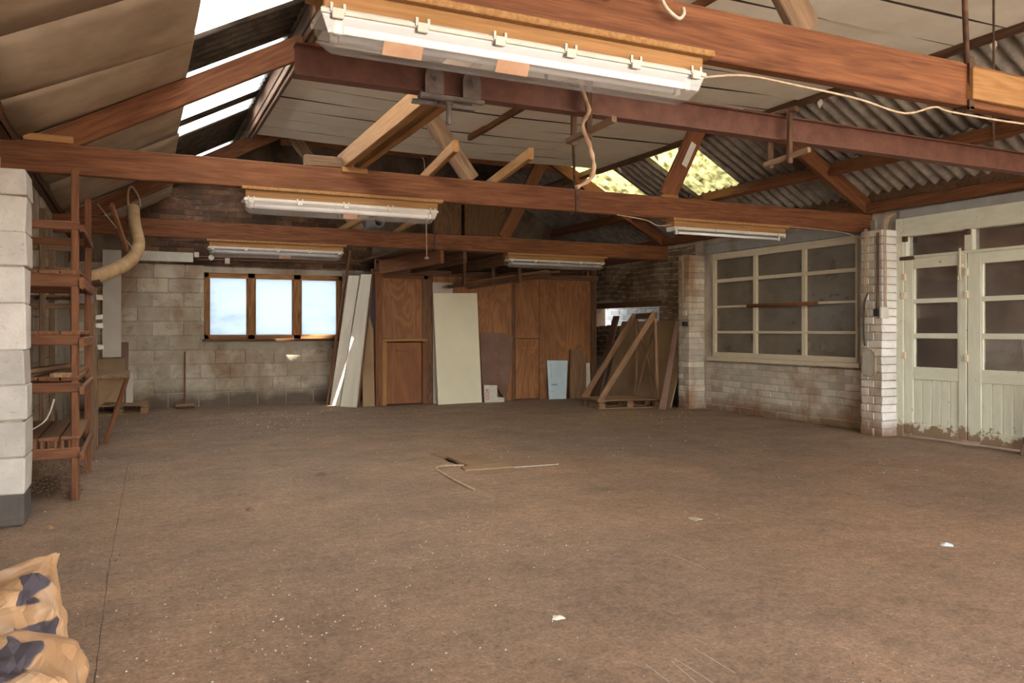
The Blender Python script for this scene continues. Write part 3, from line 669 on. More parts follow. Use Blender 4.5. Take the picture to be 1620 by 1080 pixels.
cleat(t2, -.72, -.40, 6.655, 6.69, 2.57, 2.62); cleat(t2, 4.86, 5.06, 6.66, 6.70, 2.55, 2.585); cleat(t2, 1.58, 1.80, 6.655, 6.69, 2.53, 2.575)
cleat(t1, 3.85, 4.6, 2.645, 2.685, 2.375, 2.535); cleat(t1, 1.46, 1.70, 2.62, 2.685, 2.50, 2.58, 'beam_light')
V, F = cbox_vf((.17, .003, .05), .001); M, _ = frame((5.07, 6.672, 2.75), (5.27, 6.672, 3.14)); M.translation = Vector((5.20, 6.672, 3.02))
link('paper_strip', mesh('paper_strip', *cbox_vf((.28, .004, .07), .001)), mt['white_plastic'], t2, M)

# loose battens lying over the tie beams
def batten(p0, p1, w, h, label, m='beam_light', nm='batten', group='loose battens lying on the tie beams'):
    return tag(timber(nm, p0, p1, w, h, mt[m]), label, 'batten', group)
batten((1.63, 6.9, 2.645), (1.60, 2.5, 2.645), .06, .15, 'thick pale batten on edge behind the trolley')
batten((1.75, 6.9, 2.63), (1.72, 2.5, 2.63), .06, .12, 'slimmer pale batten on edge lying close against a thicker one')
batten((1.28, 6.72, 2.61), (1.585, 6.72, 2.61), .08, .09, 'short pale offcut lying on the tie beam at the thick batten', 'grey_wood')
batten((2.45, 7.2, 2.60), (2.25, 5.75, 2.625), .045, .095, 'short pale batten jutting forward, nearer the wide battens')
batten((3.12, 7.2, 2.60), (2.90, 5.75, 2.625), .045, .095, 'short pale batten jutting forward, nearer the bare branch')
batten((2.62, 11.2, 2.60), (2.62, 9.45, 2.625), .05, .08, 'short batten over the truss by the partition, beside the cut pipe')
batten((3.42, 11.2, 2.60), (3.25, 9.5, 2.625), .05, .08, 'short batten over the truss by the partition, nearer the pull cord')
pp = MB(); pts = [(2.98, 10.45, 2.72), (2.98, 11.4, 2.72)]; n = 18
V = []; F = []
for i, (r_, y_) in enumerate(((.075, 10.42), (.075, 11.4), (.062, 11.4), (.062, 10.42))):
    for k in range(n): V.append((2.98+r_*math.cos(2*math.pi*k/n), y_, 2.655+r_*math.sin(2*math.pi*k/n)))
for i in range(4):
    for k in range(n): a, c = i, (i+1) % 4; F.append([a*n+k, a*n+(k+1) % n, c*n+(k+1) % n, c*n+k])
tag(link('duct_pipe', mesh('duct_pipe', V, F, True), mt['grey_iron']), 'short dark open pipe lying over the tie beam between two battens', 'pipe')

# ------------------------------------------------------------ steel rail with trolley
V = []; F = []; hw, hh, tf, tw = .0365, .07, .007, .0025
prof = [(-hw, -hh), (hw, -hh), (hw, -hh+tf), (tw, -hh+tf), (tw, hh-tf), (hw, hh-tf), (hw, hh), (-hw, hh), (-hw, hh-tf), (-tw, hh-tf), (-tw, -hh+tf), (-hw, -hh+tf)]
for x in (.625, 7.93):
    for (y, z) in prof: V.append((x, 3.5+y, 2.362+z))
F = [list(range(12)), list(range(23, 11, -1))]+[[i, (i+1) % 12, (i+1) % 12+12, i+12] for i in range(12)]
rail = thing('steel_rail', (.7, 3.5, 2.29), 'rust-brown steel rail beam running across below the roof', 'beam')
link('rail_section', mesh('rail_section', V, F), mt['steel'], rail)
for x in (1.85, 5.3):
    hg = MB(); hg.tube([(x, 3.5, 2.43), (x, 3.5, 3.60)], .008, 6); hg.obj('hanger_rod', mt['iron'], rail)
tr = thing('rail_trolley', (1.33, 3.5, 2.15), 'small iron two-wheel trolley hanging on the steel rail', 'trolley')
for xc in (1.243, 1.428):
    for sy, yc in ((-1, 3.445), (1, 3.555)):
        V = []; n = 10; wv = .045; P2 = [(-wv, 2.275), (wv, 2.275)]+[(wv*math.cos(math.pi*k/n), 2.36+wv*math.sin(math.pi*k/n)) for k in range(n+1)]
        for yy_ in (yc-.004, yc+.004): V += [(xc+a, yy_, z) for a, z in P2]
        k = len(P2); F = [list(range(k)), list(range(2*k-1, k-1, -1))]+[[i, (i+1) % k, (i+1) % k+k, i+k] for i in range(k)]
        pl = link('side_plate', mesh('side_plate', V, F), mt['grey_iron'], tr)
        bo = MB(); bo.tube([(xc, yc-.012, 2.355), (xc, yc, 2.355)], .016, 6); bo.tube([(xc, yc-.022, 2.355), (xc, yc, 2.355)], .008, 8); bo.obj('axle_bolt', mt['grey_iron'], pl)
        whe = MB(); s_ = 1 if sy < 0 else -1; whe.tube([(xc, yc+s_*.006, 2.33), (xc, yc+s_*.03, 2.33)], .03, 16); whe.obj('wheel', mt['grey_iron'], tr, False)
bar('yoke', (1.17, 3.43, 2.258), (1.49, 3.462, 2.278), mt['grey_iron'], tr, jit=.002); bar('yoke', (1.17, 3.538, 2.258), (1.49, 3.57, 2.278), mt['grey_iron'], tr, jit=.002); bar('yoke_bridge', (1.29, 3.44, 2.262), (1.355, 3.56, 2.28), mt['grey_iron'], tr)
pn = MB(); pn.tube([(1.322, 3.47, 2.275), (1.322, 3.47, 2.155)], .013, 10); pn.tube([(1.322, 3.47, 2.262), (1.322, 3.47, 2.245)], .02, 6); pn.obj('hook_pin', mt['grey_iron'], tr)
def hanger(x, label, sy0, sy1, top):
    h = thing('rail_hanger', (x, 3.5, 2.14), label, 'hanger', 'wooden loops hung on the steel rail')
    for yy_ in (3.425, 3.575): bar('upright', (x-.016, yy_-.011, 2.15), (x+.016, yy_+.011, 2.46), mt['dark_wood'], h, jit=.002)
    timber('cross_stick', (x-.02, sy1, 2.175), (x+.02, sy0, 2.205), .03, .03, mt['grey_wood'], h)
    timber('cross_stick', (x-.01, 3.62, 2.452), (x+.01, top, 2.455), .034, .03, mt['grey_wood' if top < 3.3 else 'dark_wood'], h)
hanger(2.05, 'wooden loop with a stick, hung on the rail beside the bare branch', 3.22, 3.6, 3.40)
hanger(3.38, 'wooden loop with two sticks, hung on the rail away from the bare branch', 3.3, 3.6, 3.38)

# ------------------------------------------------------------ lamps under the tie beams
def lamp(x0, x1, Y, label, cover=True, tubes=2, zt=2.345, patches=(), nclip=5, big=False):
    t = thing('tube_lamp', ((x0+x1)/2, Y, zt), label, 'lamp', 'tube lamps under the tie beams')
    yb0, yb1 = Y-.115, Y+.075
    bar('mount_board', (x0-.03, yb0, zt-.028), (x1+.06, yb1, zt), mt['chip'], t, jit=.002)
    bar('spacer', (x0, yb0+.03, zt-.09), (x1+.02, yb1-.02, zt-.028), mt['beam_light'], t)
    zl_ = zt-.09; yc = (yb0+yb1)/2-.01; hw_ = .072
    tray = bar('tray', (x0-.01, yc-hw_, zl_-.03), (x1+.01, yc+hw_, zl_), mt['lamp_tray'], t)
    ys_ = ([yc-.033, yc+.033] if tubes == 2 else [yc-.02])
    zt_ = zl_-.058 if cover else zl_-.055
    for y_ in ys_:
        cyl('tube', (x0+.07, y_, zt_), (x1-.07, y_, zt_), .015, mt['tube'], t)
        for xx in (x0+.05, x1-.05): bar('lamp_holder', (xx-.014, y_-.014, zt_-.02), (xx+.014, y_+.014, zl_-.028), mt['white_plastic'], t)
    if cover:
        z0, z1 = zl_-.022, zl_-.118; e = .045; th = .003
        def ring(ins, zt2, zb2):
            return [[(x0-.01+ins, yc-hw_-.004+ins, zt2), (x1+.01-ins, yc-hw_-.004+ins, zt2), (x1+.01-ins, yc+hw_+.004-ins, zt2), (x0-.01+ins, yc+hw_+.004-ins, zt2)],
                    [(x0+.012+ins, yc-hw_+.008+ins, (zt2+zb2)/2-.012), (x1-.012-ins, yc-hw_+.008+ins, (zt2+zb2)/2-.012), (x1-.012-ins, yc+hw_-.008-ins, (zt2+zb2)/2-.012), (x0+.012+ins, yc+hw_-.008-ins, (zt2+zb2)/2-.012)],
                    [(x0+e+ins, yc-hw_+.035, zb2), (x1-e-ins, yc-hw_+.035, zb2), (x1-e-ins, yc+hw_-.035, zb2), (x0+e+ins, yc+hw_-.035, zb2)]]
        V = []; F = []
        A = ring(0, z0, z1)
        for rg in A: V += rg
        for r_ in range(2):
            for k in range(4): F.append([r_*4+k, r_*4+(k+1) % 4, r_*4+4+(k+1) % 4, r_*4+4+k])
        F.append([8, 9, 10, 11])
        cv = link('cover', mesh('cover', V, F), mt['cover'], t)
        lip = MB(); lip.box((x0-.015, yc-hw_-.012, z0-.004), (x1+.015, yc-hw_, z0+.012), .002); lip.box((x0-.015, yc+hw_, z0-.004), (x1+.015, yc+hw_+.012, z0+.012), .002)
        lip.obj('lip', mt['white_plastic'], t)
        for k in range(nclip):
            xx = x0+.04+(x1-x0-.08)*k/(nclip-1)
            c_ = MB(); c_.box((xx-.02, yc-hw_-.02, z0-.02), (xx+.02, yc-hw_-.008, z0+.014), .002); c_.box((xx-.026, yc-hw_-.018, z0+.0), (xx-.016, yc-hw_-.006, z0+.03), .001); c_.box((xx+.016, yc-hw_-.018, z0), (xx+.026, yc-hw_-.006, z0+.03), .001)
            c_.obj('clip', mt['white_plastic'], t)
        for (pa, pb) in patches:
            zm = (z0+z1)/2-.012
            slab('tape_patch', [(x0+pa, yc-hw_+.0065, zm), (x0+pb, yc-hw_+.0065, zm), (x0+pb, yc-hw_+.032, z1-.003), (x0+pa, yc-hw_+.032, z1-.003)], .001, mt['patch'], cv)
    else:
        for xx in (x0-.005, x1-.02): bar('end_cap', (xx, yc-hw_, zl_-.045), (xx+.025, yc+hw_, zl_-.01), mt['white_plastic'], t)
        lip = MB(); lip.box((x0, yc-hw_-.006, zl_-.03), (x1, yc-hw_+.004, zl_-.018), .002); lip.obj('lip', mt['white_plastic'], t)
        for k in range(4):
            xx = x0+.1+(x1-x0-.2)*k/3; c_ = MB(); c_.box((xx-.008, yc-hw_-.014, zl_-.03), (xx+.008, yc-hw_-.002, zl_), .002); c_.obj('clip', mt['white_plastic'], t)
    return t
lamp(.56, 2.09, 2.70, 'long covered tube lamp above the steel rail with brown tape patches', patches=((.2, .34), (.62, .75)), nclip=6)
lamp(.80, 2.40, 6.70, 'covered tube lamp on the tie beam under the pale battens', patches=((.78, .9),))
lamp(.85, 2.52, 10.70, 'covered tube lamp hanging before the frosted back window', patches=((.85, 1.0),), zt=2.34)
lamp(4.97, 6.45, 6.70, 'tube lamp with a bare white tube and no cover', cover=False, tubes=1)
lamp(4.99, 6.62, 10.70, 'covered tube lamp dulled by dust before the plywood partition', zt=2.34)

# cables, branch, cords at the beams
tag(wire('lamp_cable', [(2.10, 2.62, 2.235), (2.32, 2.60, 2.268), (2.64, 2.61, 2.268), (3.0, 2.62, 2.26), (3.28, 2.60, 2.222), (3.52, 2.62, 2.285), (3.66, 2.63, 2.28), (4.2, 2.62, 2.28), (5.2, 2.64, 2.33), (7.9, 2.66, 2.34)], .005, mt['rope']), 'pale cable sagging along the tie beam from the long lamp', 'cable')
tag(wire('lamp_cable', [(4.93, 6.62, 2.27), (4.75, 6.6, 2.25), (4.62, 6.62, 2.30), (4.3, 6.64, 2.335)], .005, mt['rope']), 'short pale cable at the end of the bare tube lamp', 'cable')
tag(wire('lamp_cable', [(6.52, 6.63, 2.34), (7.0, 6.64, 2.335), (7.35, 6.64, 2.325), (7.52, 6.6, 2.28), (7.59, 6.52, 2.22)], .004, mt['rope']), 'thin cable running to the white brick pillar', 'cable')
tag(wire('hooked_strap', [(1.86, 2.60, 2.70), (1.89, 2.62, 2.62), (1.93, 2.64, 2.52), (2.0, 2.64, 2.47), (2.03, 2.64, 2.49), (2.035, 2.65, 2.52)], .008, mt['cable']), 'pale hooked strap dangling over the tie beam', 'strap')
bm_ = smoothpath([(1.995, 3.40, 2.45), (2.0, 3.41, 2.40), (2.035, 3.40, 2.29), (2.0, 3.40, 2.21), (2.04, 3.40, 2.11), (2.065, 3.40, 2.02), (2.045, 3.40, 1.95), (1.965, 3.40, 1.90)], 6)
br = tag(link('bare_branch', mesh('bare_branch', *tube_vf(bm_, [.011+.0025*math.sin(i*1.7)+.002*math.sin(i*.6) for i in range(len(bm_))], 8), True), mt['branch']), 'crooked bare branch hanging from the steel rail', 'branch')
tag(wire('pull_cord', [(3.70, 10.765, 3.66), (3.70, 10.75, 3.64), (3.70, 10.66, 3.5), (3.70, 10.6, 2.8), (3.71, 10.6, 2.22)], .008, mt['rope']), 'thin pull cord with a knob hanging before the partition', 'cord')
kn = MB(); kn.tube([(3.71, 10.6, 2.235), (3.71, 10.6, 2.215), (3.71, 10.6, 2.195)], [.012, .034, .03], 10); kn.obj('cord_knob', mt['rope'], [o for o in bpy.data.objects if o.name == 'pull_cord'][0])
tag(wire('steel_wire', [(-.84, 6.05, 2.45), (-.84, 7.2, 2.12), (-.84, 8.4, 1.8)], .006, mt['iron']), 'taut rusty wire along the left wall', 'wire')

# dust extraction hose
hp = smoothpath([(-.005, 10.45, 2.64), (.005, 10.2, 2.45), (.046, 9.8, 2.165), (.0, 9.4, 1.985), (-.1, 9.1, 1.862), (-.26, 8.7, 1.747), (-.385, 8.28, 1.67)], 60)
rad = [.064+.005*(1 if (i//2) % 2 else -1) for i in range(len(hp))]
hs = thing('extraction_hose', tuple(hp[-1]), 'ribbed brown extraction hose curving down from a rafter', 'hose')
link('hose_body', mesh('hose_body', *tube_vf(hp, rad, 14), True), mt['hose'], hs)
wire('hanging_loop', [(-.06, 10.45, 2.63), (-.06, 10.55, 2.85), (-.02, 10.6, 2.92), (.05, 10.55, 2.8), (.07, 10.45, 2.66)], .012, mt['rope'], hs)
wire('stay_cord', [(-.35, 9.6, 2.55), (-.1, 9.5, 2.2), (.02, 9.42, 2.03)], .005, mt['rope'], hs)
hb = thing('hose_inlet', (-.42, 8.15, 1.5), 'bent tin inlet box at the lower end of the ribbed hose', 'inlet')
bar('inlet_box', (-.47, 8.12, 1.44), (-.33, 8.3, 1.60), mt['grey_iron'], hb, jit=.006)
slab('inlet_flap', [(-.5, 8.1, 1.62), (-.28, 8.1, 1.66), (-.26, 8.34, 1.62), (-.48, 8.34, 1.58)], .01, mt['grey_wood'], hb)

# ------------------------------------------------------------ timber shelf rack along the left wall
rk = thing('shelf_rack', (-.58, 7.0, 0), 'tall timber shelf rack standing beside the white block pillar', 'rack')
WD = mt['rack_wood']
for (x, y, zt) in ((-.375, 6.42, 2.33), (-.35, 7.6, 2.30), (-.80, 6.44, 2.3), (-.80, 7.6, 2.3), (-.78, 7.0, 2.2)): timber('post', (x, y, 0), (x, y, zt), .05, .055, WD, rk, up=(0, 1, 0))
for z, hgt in ((1.935, .06), (1.555, .10), (1.135, .085), (.795, .07), (.335, .075)):
    timber('front_rail', (-.86, 6.405, z), (-.345, 6.405, z), .035, hgt, WD, rk)
    timber('side_rail', (-.33, 6.36, z-.02), (-.325, 7.64, z-.02), .03, hgt*.8, WD, rk); timber('back_rail', (-.86, 7.6, z), (-.345, 7.6, z), .035, hgt, WD, rk)
for z in (1.605, 1.18, .86, .44):
    for k in range(4): bar('shelf_board', (-.86+k*.132, 6.38, z-.012+random.uniform(-.004, .004)), (-.735+k*.132, 7.62, z+.012), WD, rk, jit=.003)
for k in range(11): bar('slat', (-.84+k*.042, 6.39, .372), (-.82+k*.042, 6.43, .428), WD, rk)
timber('diagonal_brace', (-.18, 8.05, 2.33), (-.06, 8.6, 1.98), .03, .06, WD, rk)
def plank(p0, p1, w, h, label, m='grey_wood', group=None): return tag(timber('plank', p0, p1, w, h, mt[m], jit=.004), label, 'plank', group)
plank((-.72, 6.36, .885), (-.50, 7.55, .885), .14, .025, 'grey plank lying across the rack shelf, against the wall side')
plank((-.46, 6.3, .887), (-.40, 7.7, .887), .13, .03, 'pale plank lying askew on the rack shelf', 'pallet')
plank((-.70, 6.38, .916), (-.45, 7.2, .918), .10, .03, 'short warped plank lying on top of the others in the rack', 'pallet')
tag(wire('loose_cable', [(-.5, 6.36, .72), (-.55, 6.37, .58), (-.66, 6.4, .5), (-.75, 6.5, .46)], .006, mt['cable']), 'pale loose cable drooping inside the rack', 'cable')
for k, z in enumerate((1.28, 1.40, 1.52)):
    tag(bar('small_ledge', (-.86, 6.1, z), (-.72, 6.36+.1*k, z+.02), mt['grey_wood'], jit=.004), ('lowest', 'middle', 'highest')[k]+' of three small ledges fixed to the wall beside the rack', 'ledge', 'small ledges on the left wall')
sh = MB(); rs = random.Random(4)
for k in range(900):
    x = -.82+.48*rs.random()**1.3; y = 6.5+1.35*rs.random(); z = .14*(1-abs((x+.65)/.35))*rs.random()+.004; a = rs.uniform(0, 6); s_ = rs.uniform(.008, .024)
    sh.add([(x, y, z), (x+s_*math.cos(a), y+s_*math.sin(a), z+.004), (x+s_*.5*math.cos(a+1.3), y+s_*.5*math.sin(a+1.3), z+.01), (x, y, z+.006)], [[0, 1, 2], [0, 2, 3], [0, 3, 1], [1, 3, 2]])
tag(sh.obj('wood_shavings', mt['pallet']), 'heap of brown shavings under the timber shelf rack', 'shavings', None, 'stuff')
# second stand of posts further along the wall
rk2 = thing('post_stand', (-.5, 8.9, 0), 'rough open timber stand on the left wall under the hose', 'stand')
for (x, y, zt) in ((-.36, 8.37, 1.58), (-.36, 8.95, 1.62), (-.75, 8.35, 2.3), (-.75, 9.3, 2.0), (-.58, 9.5, 1.9)): timber('post', (x, y, 0), (x, y, zt), .05, .05, mt['grey_wood'], rk2, up=(0, 1, 0))
for z in (1.95, 1.75, 1.42, 1.1): timber('rail', (-.86, 8.37, z), (-.48 if z > 1.6 else -.33, 8.37, z), .03, .05, mt['grey_wood'], rk2)
for z in (1.16, 1.50): bar('shelf_board', (-.85, 8.40, z), (-.40, 9.1, z+.02), mt['grey_wood'], rk2)
for (y, z) in ((8.9, 1.5), (8.88, 1.3), (8.92, 1.22), (9.2, 1.0)): bar('bracket', (-.34, y, z), (-.28, y+.05, z+.05), mt['white_plastic'], rk2, jit=.006)
# small side bench with a brace
bn = thing('side_bench', (-.22, 9.4, 0), 'small rough bench with a slanting prop, before the left-hand panels', 'bench')
bar('bench_top', (-.52, 9.2, .70), (-.04, 10.1, .74), mt['grey_wood'], bn, jit=.004)
timber('leg', (-.355, 9.25, 0), (-.355, 9.25, .71), .05, .06, mt['grey_wood'], bn, up=(0, 1, 0)); timber('leg', (-.45, 10.0, 0), (-.45, 10.0, .71), .05, .06, mt['grey_wood'], bn, up=(0, 1, 0))
timber('prop', (-.27, 9.45, 0), (-.06, 9.7, .70), .035, .045, mt['rack_wood'], bn)
slab('gusset', [(-.36, 9.26, .69), (-.36, 9.26, .36), (-.25, 9.5, .45), (-.08, 9.7, .69)], .02, mt['tan_sheet'], bn)

# leaning boards in the left back corner
def leaning(name, pts, th, m, label, cat, group=None, along=(0, 1)): return tag(slab(name, pts, th, mt[m], along=along), label, cat, group)
leaning('grey_board', [(-.42, 13.2, .80), (-.17, 13.2, .80), (-.17, 13.34, 2.40), (-.42, 13.34, 2.40)], .02, 'grey_card', 'tall pale grey board leaning in the corner, left of the white wall strip', 'board', None, (1, 2))
leaning('brown_board', [(-.20, 13.1, .16), (-.08, 13.1, .16), (-.07, 13.28, 1.02), (-.20, 13.28, 1.02)], .02, 'hardboard', 'narrow dark red-brown panel standing on the corner pallet', 'panel', None, (1, 2))
leaning('brown_board', [(-.48, 12.95, .15), (-.12, 12.95, .15), (-.12, 13.08, .78), (-.48, 13.08, .78)], .02, 'tan_sheet', 'broad tan panel standing on the corner pallet', 'panel', None, (1, 2))
leaning('mottled_strip', [(-.105, 12.9, .14), (-.01, 12.9, .14), (-.01, 12.97, .58), (-.105, 12.97, .58)], .03, 'grey_card', 'short pale mottled strip standing on the corner pallet', 'board', None, (1, 2))
def pallet(name, P, label, nd, H=.14):
    """P: four floor corners nl, nr, fr, fl"""
    a, b_, c, d = [Vector((p[0], p[1], 0)) for p in P]; t = thing(name, tuple((a+b_+c+d)/4), label, 'pallet')
    at = lambda u, v, z: (a*(1-u)*(1-v)+b_*u*(1-v)+c*u*v+d*(1-u)*v)+Vector((0, 0, z))
    for k in range(nd):
        v = (k+.5)/nd; timber('deck_board', at(0, v, H-.011), at(1, v, H-.011), (d-a).length/nd-.015, .022, mt['pallet'], t)
    for u in (.05, .5, .95): timber('bearer', at(u, 0, H-.033), at(u, 1, H-.033), .09, .022, mt['pallet'], t)
    for u in (.05, .5, .95):
        for v in (.07, .5, .93):
            M, _ = frame(at(u, v, 0), at(u+.01, v, 0)); M.translation = at(u, v, .055); link('block', mesh('block', *cbox_vf((.1, .1, .068), .004, .002)), mt['pallet'], t, M)
    for v in (.07, .5, .93): timber('bottom_board', at(0, v, .011), at(1, v, .011), .09, .02, mt['pallet'], t)
    return t
pallet('pallet', [(-.55, 12.55), (.17, 12.55), (.2, 13.2), (-.55, 13.2)], 'low grimy pallet in the corner under the stacked panels', 5)
bro = thing('broom', (.70, 13.2, 0), 'old broom standing against the block wall', 'broom')
timber('broom_stick', (.705, 13.18, .05), (.715, 13.34, .86), .025, .025, mt['rack_wood'], bro); bar('broom_head', (.57, 13.10, .03), (.84, 13.19, .075), mt['pallet'], bro, jit=.004)
hb_ = MB()
for k in range(46):
    x = .575+.26*(k % 23)/22; y = 13.115+.05*(k//23); hb_.box((x, y, 0), (x+.006, y+.012, .034), .001)
hb_.obj('bristles', mt['dark_wood'], bro)
# wall strip and conduit over the block wall
tag(bar('painted_strip', (.08, 13.34, 2.255), (.835, 13.385, 2.405), mt['white_plastic'], jit=.002), 'white painted board strip fixed high on the block wall', 'board')
cd = thing('conduit', (2.0, 13.37, 2.28), 'brown conduit with junction boxes above the frosted window', 'conduit')
for z in (2.30, 2.345): wire('pipe', [(.84, 13.365, z), (1.6, 13.365, z+.01), (2.4, 13.365, z+.02), (3.3, 13.365, z+.03)], .012, mt['dark_wood'], cd)
bar('junction_box', (.85, 13.33, 2.335), (.92, 13.385, 2.415), mt['white_plastic'], cd); bar('junction_box', (1.30, 13.325, 2.25), (1.375, 13.385, 2.34), mt['white_plastic'], cd)
cyl('round_box', (1.10, 13.32, 2.34), (1.10, 13.385, 2.34), .042, mt['white_plastic'], cd, 16)

# ------------------------------------------------------------ boards leaning beside the partition
leaning('coated_plank', [(2.836, 12.77, 0), (2.94, 12.56, 0), (3.286, 12.60, 2.073), (3.149, 12.75, 2.078)], .035, 'cream_board', 'long cream-coated plank leaning beside the thin brown lath', 'plank', 'cream-coated planks leaning by the partition', (1, 2))
leaning('coated_plank', [(2.93, 12.47, 0), (3.11, 12.21, 0), (3.40, 12.34, 2.082), (3.275, 12.50, 2.088)], .035, 'cream_board', 'wider cream-coated plank leaning against the corner post', 'plank', 'cream-coated planks leaning by the partition', (1, 2))
plank((2.80, 12.86, 0), (3.20, 12.92, 2.5), .03, .06, 'thin brown lath leaning next to the frosted window', 'rack_wood')
plank((2.945, 12.52, 0), (3.295, 12.56, 2.08), .012, .03, 'narrow brown edging strip leaning between the two cream planks', 'hardboard')
plank((3.15, 12.22, 0), (3.415, 12.33, 2.09), .015, .05, 'brown edging strip leaning on the wider cream plank', 'rack_wood')
leaning('tan_board', [(3.25, 12.30, 0), (3.425, 12.25, 0), (3.425, 12.32, 1.2), (3.35, 12.34, 1.5), (3.25, 12.36, 1.1)], .015, 'tan_sheet', 'split tan board leaning behind the cream planks', 'board', None, (1, 2))
leaning('foam_sheet', [(4.40, 12.24, 0), (4.75, 12.24, 0), (4.75, 12.285, 1.98), (4.40, 12.285, 1.98)], .012, 'grey_card', 'pale grey sheet showing above the big cream panel', 'sheet', None, (1, 2))
leaning('cream_panel', [(4.425, 12.085, 0), (5.215, 12.14, 0), (5.175, 12.24, 1.815), (4.395, 12.21, 1.80)], .04, 'white_panel', 'large upright cream panel leaning on the plywood partition', 'panel', None, (1, 2))
leaning('hardboard_sheet', [(5.24, 12.16, .02), (5.45, 12.16, .30), (5.66, 12.16, .02), (5.72, 12.16, .3), (5.83, 12.25, 1.10), (5.60, 12.26, 1.16), (5.22, 12.26, 1.16)], .006, 'hardboard', 'dark brown hardboard sheet with a torn foot beside the cream panel', 'sheet', None, (0, 6))
pb = leaning('printed_offcut', [(5.24, 12.09, .0), (5.60, 12.09, -.0), (5.605, 12.10, .075), (5.475, 12.105, .085), (5.48, 12.12, .28), (5.24, 12.12, .29)], .012, 'white_plastic', 'white printed offcut with red letters at the foot of the hardboard', 'offcut', None, (0, 1))
def text(name, body, M, size, mat, parent):
    cu = bpy.data.curves.new(name, 'FONT'); cu.body = body; cu.size = size; cu.extrude = .0008; cu.align_x = 'LEFT'
    tmp = bpy.data.objects.new('tmp', cu); COL.objects.link(tmp); dg = bpy.context.evaluated_depsgraph_get(); me = bpy.data.meshes.new_from_object(tmp.evaluated_get(dg))
    bpy.data.objects.remove(tmp); me.name = name; me.materials.clear(); return link(name, me, mat, parent, M)
Mv = Matrix.Translation((5.325, 12.090, .045)) @ Matrix.Rotation(R(84), 4, 'X') @ Matrix.Rotation(R(90), 4, 'Z')
text('red_lettering', 'OOR', Mv, .085, mt['red_print'], pb)
blue = leaning('blue_board', [(6.505, 12.19, 0), (6.83, 12.17, 0), (6.90, 12.26, .67), (6.485, 12.26, .675)], .03, 'blue_foam', 'pale blue insulation board leaning at the foot of the partition', 'board', None, (0, 1))
def mark(x0, x1, z0, z1, dy=0): 
    yz = lambda z: 12.19+.07*z/.67-.006-.0
    slab('mark', [(x0, yz(z0), z0), (x1, yz(z0), z0), (x1, yz(z1), z1), (x0, yz(z1), z1)], .001, mt['ink'], blue)
mark(6.555, 6.56, .36, .6); mark(6.53, 6.56, .6, .606)
for x in (6.56, 6.585, 6.61, 6.63, 6.65): mark(x, x+.012, .235, .265)
mark(6.535, 6.585, .25, .254); mark(6.535, 6.58, .13, .135)
leaning('brown_board', [(6.86, 12.10, 0), (7.19, 12.10, 0), (7.29, 12.26, .83), (6.965, 12.26, .86)], .025, 'pallet', 'scuffed brown board leaning next to the pale blue board', 'board', None, (1, 2))
leaning('white_offcut', [(7.20, 12.16, .05), (7.32, 12.16, .08), (7.36, 12.26, .62), (7.26, 12.26, .60)], .02, 'white_plastic', 'broken white offcut wedged behind the scuffed brown board', 'offcut', None, (1, 2))
# rack hung from the mezzanine
hr = thing('hanging_rack', (5.2, 11.6, 1.85), 'dark timber rack hung under the mezzanine holding loose boards', 'rack')
for (x, y) in ((4.72, 11.7), (5.15, 11.55), (5.35, 11.0)): timber('hanger', (x, y, 1.92), (x, y, 2.34), .05, .05, mt['dark_wood'], hr, up=(0, 1, 0))
timber('rack_rail', (4.60, 12.1, 1.90), (5.75, 10.9, 2.07), .06, .05, mt['dark_wood'], hr); timber('rack_rail', (5.0, 12.15, 1.90), (5.85, 10.95, 2.06), .06, .05, mt['dark_wood'], hr)
plank((4.75, 12.0, 1.94), (5.75, 10.8, 2.11), .16, .025, 'pale board lying along the hung rack', 'pallet')
plank((5.0, 12.05, 1.94), (5.95, 10.85, 2.105), .12, .03, 'narrower pale board lying along the hung rack', 'grey_wood')

# ------------------------------------------------------------ far right corner
leaning('tan_sheet', [(7.50, 10.06, 0), (7.52, 12.0, 0), (7.875, 11.98, 1.345), (7.875, 10.06, 1.345)], .02, 'tan_sheet', 'wide tan sheet leaning on the brick wall below the opening', 'sheet', None, (0, 1))
leaning('narrow_board', [(7.44, 12.04, 0), (7.46, 12.27, 0), (7.86, 12.25, 1.45), (7.86, 12.06, 1.45)], .02, 'hardboard', 'narrow brown board leaning between the partition and the tan sheet', 'board', None, (1, 2))
PC = [(6.36, 10.32), (7.37, 10.14), (7.47, 10.92), (6.45, 11.0)]
pallet('pallet', PC, 'wooden pallet carrying the braced A-frame stillage', 6)
st = thing('stillage', (7.0, 10.6, .14), 'timber A-frame stillage with crossed braces standing on the pallet', 'rack')
pa, pb_ = (7.34, 10.2, .14), (7.40, 10.86, .14); ta, tb = (7.31, 10.24, 1.47), (7.37, 10.84, 1.45)
timber('upright', pa, ta, .045, .07, mt['pallet'], st); timber('upright', pb_, tb, .045, .07, mt['pallet'], st)
timber('slanting_prop', (6.37, 10.35, .10), (7.30, 10.22, 1.47), .045, .085, mt['pallet'], st); timber('slanting_prop', (6.45, 10.93, .12), (7.36, 10.84, 1.45), .045, .085, mt['pallet'], st)
timber('top_bar', (7.31, 10.18, 1.43), (7.38, 10.92, 1.42), .03, .09, mt['dark_wood'], st)
timber('cross_brace', (7.36, 10.24, .2), (7.39, 10.83, 1.35), .02, .05, mt['pallet'], st); timber('cross_brace', (7.385, 10.84, .2), (7.35, 10.24, 1.35), .02, .05, mt['pallet'], st)
leaning('dark_plank', [(7.20, 9.97, 0), (7.28, 9.90, 0), (7.585, 9.98, 1.34), (7.56, 10.04, 1.34)], .025, 'hardboard', 'brown plank leaning on the brown-stained brick pillar', 'plank', None, (1, 2))
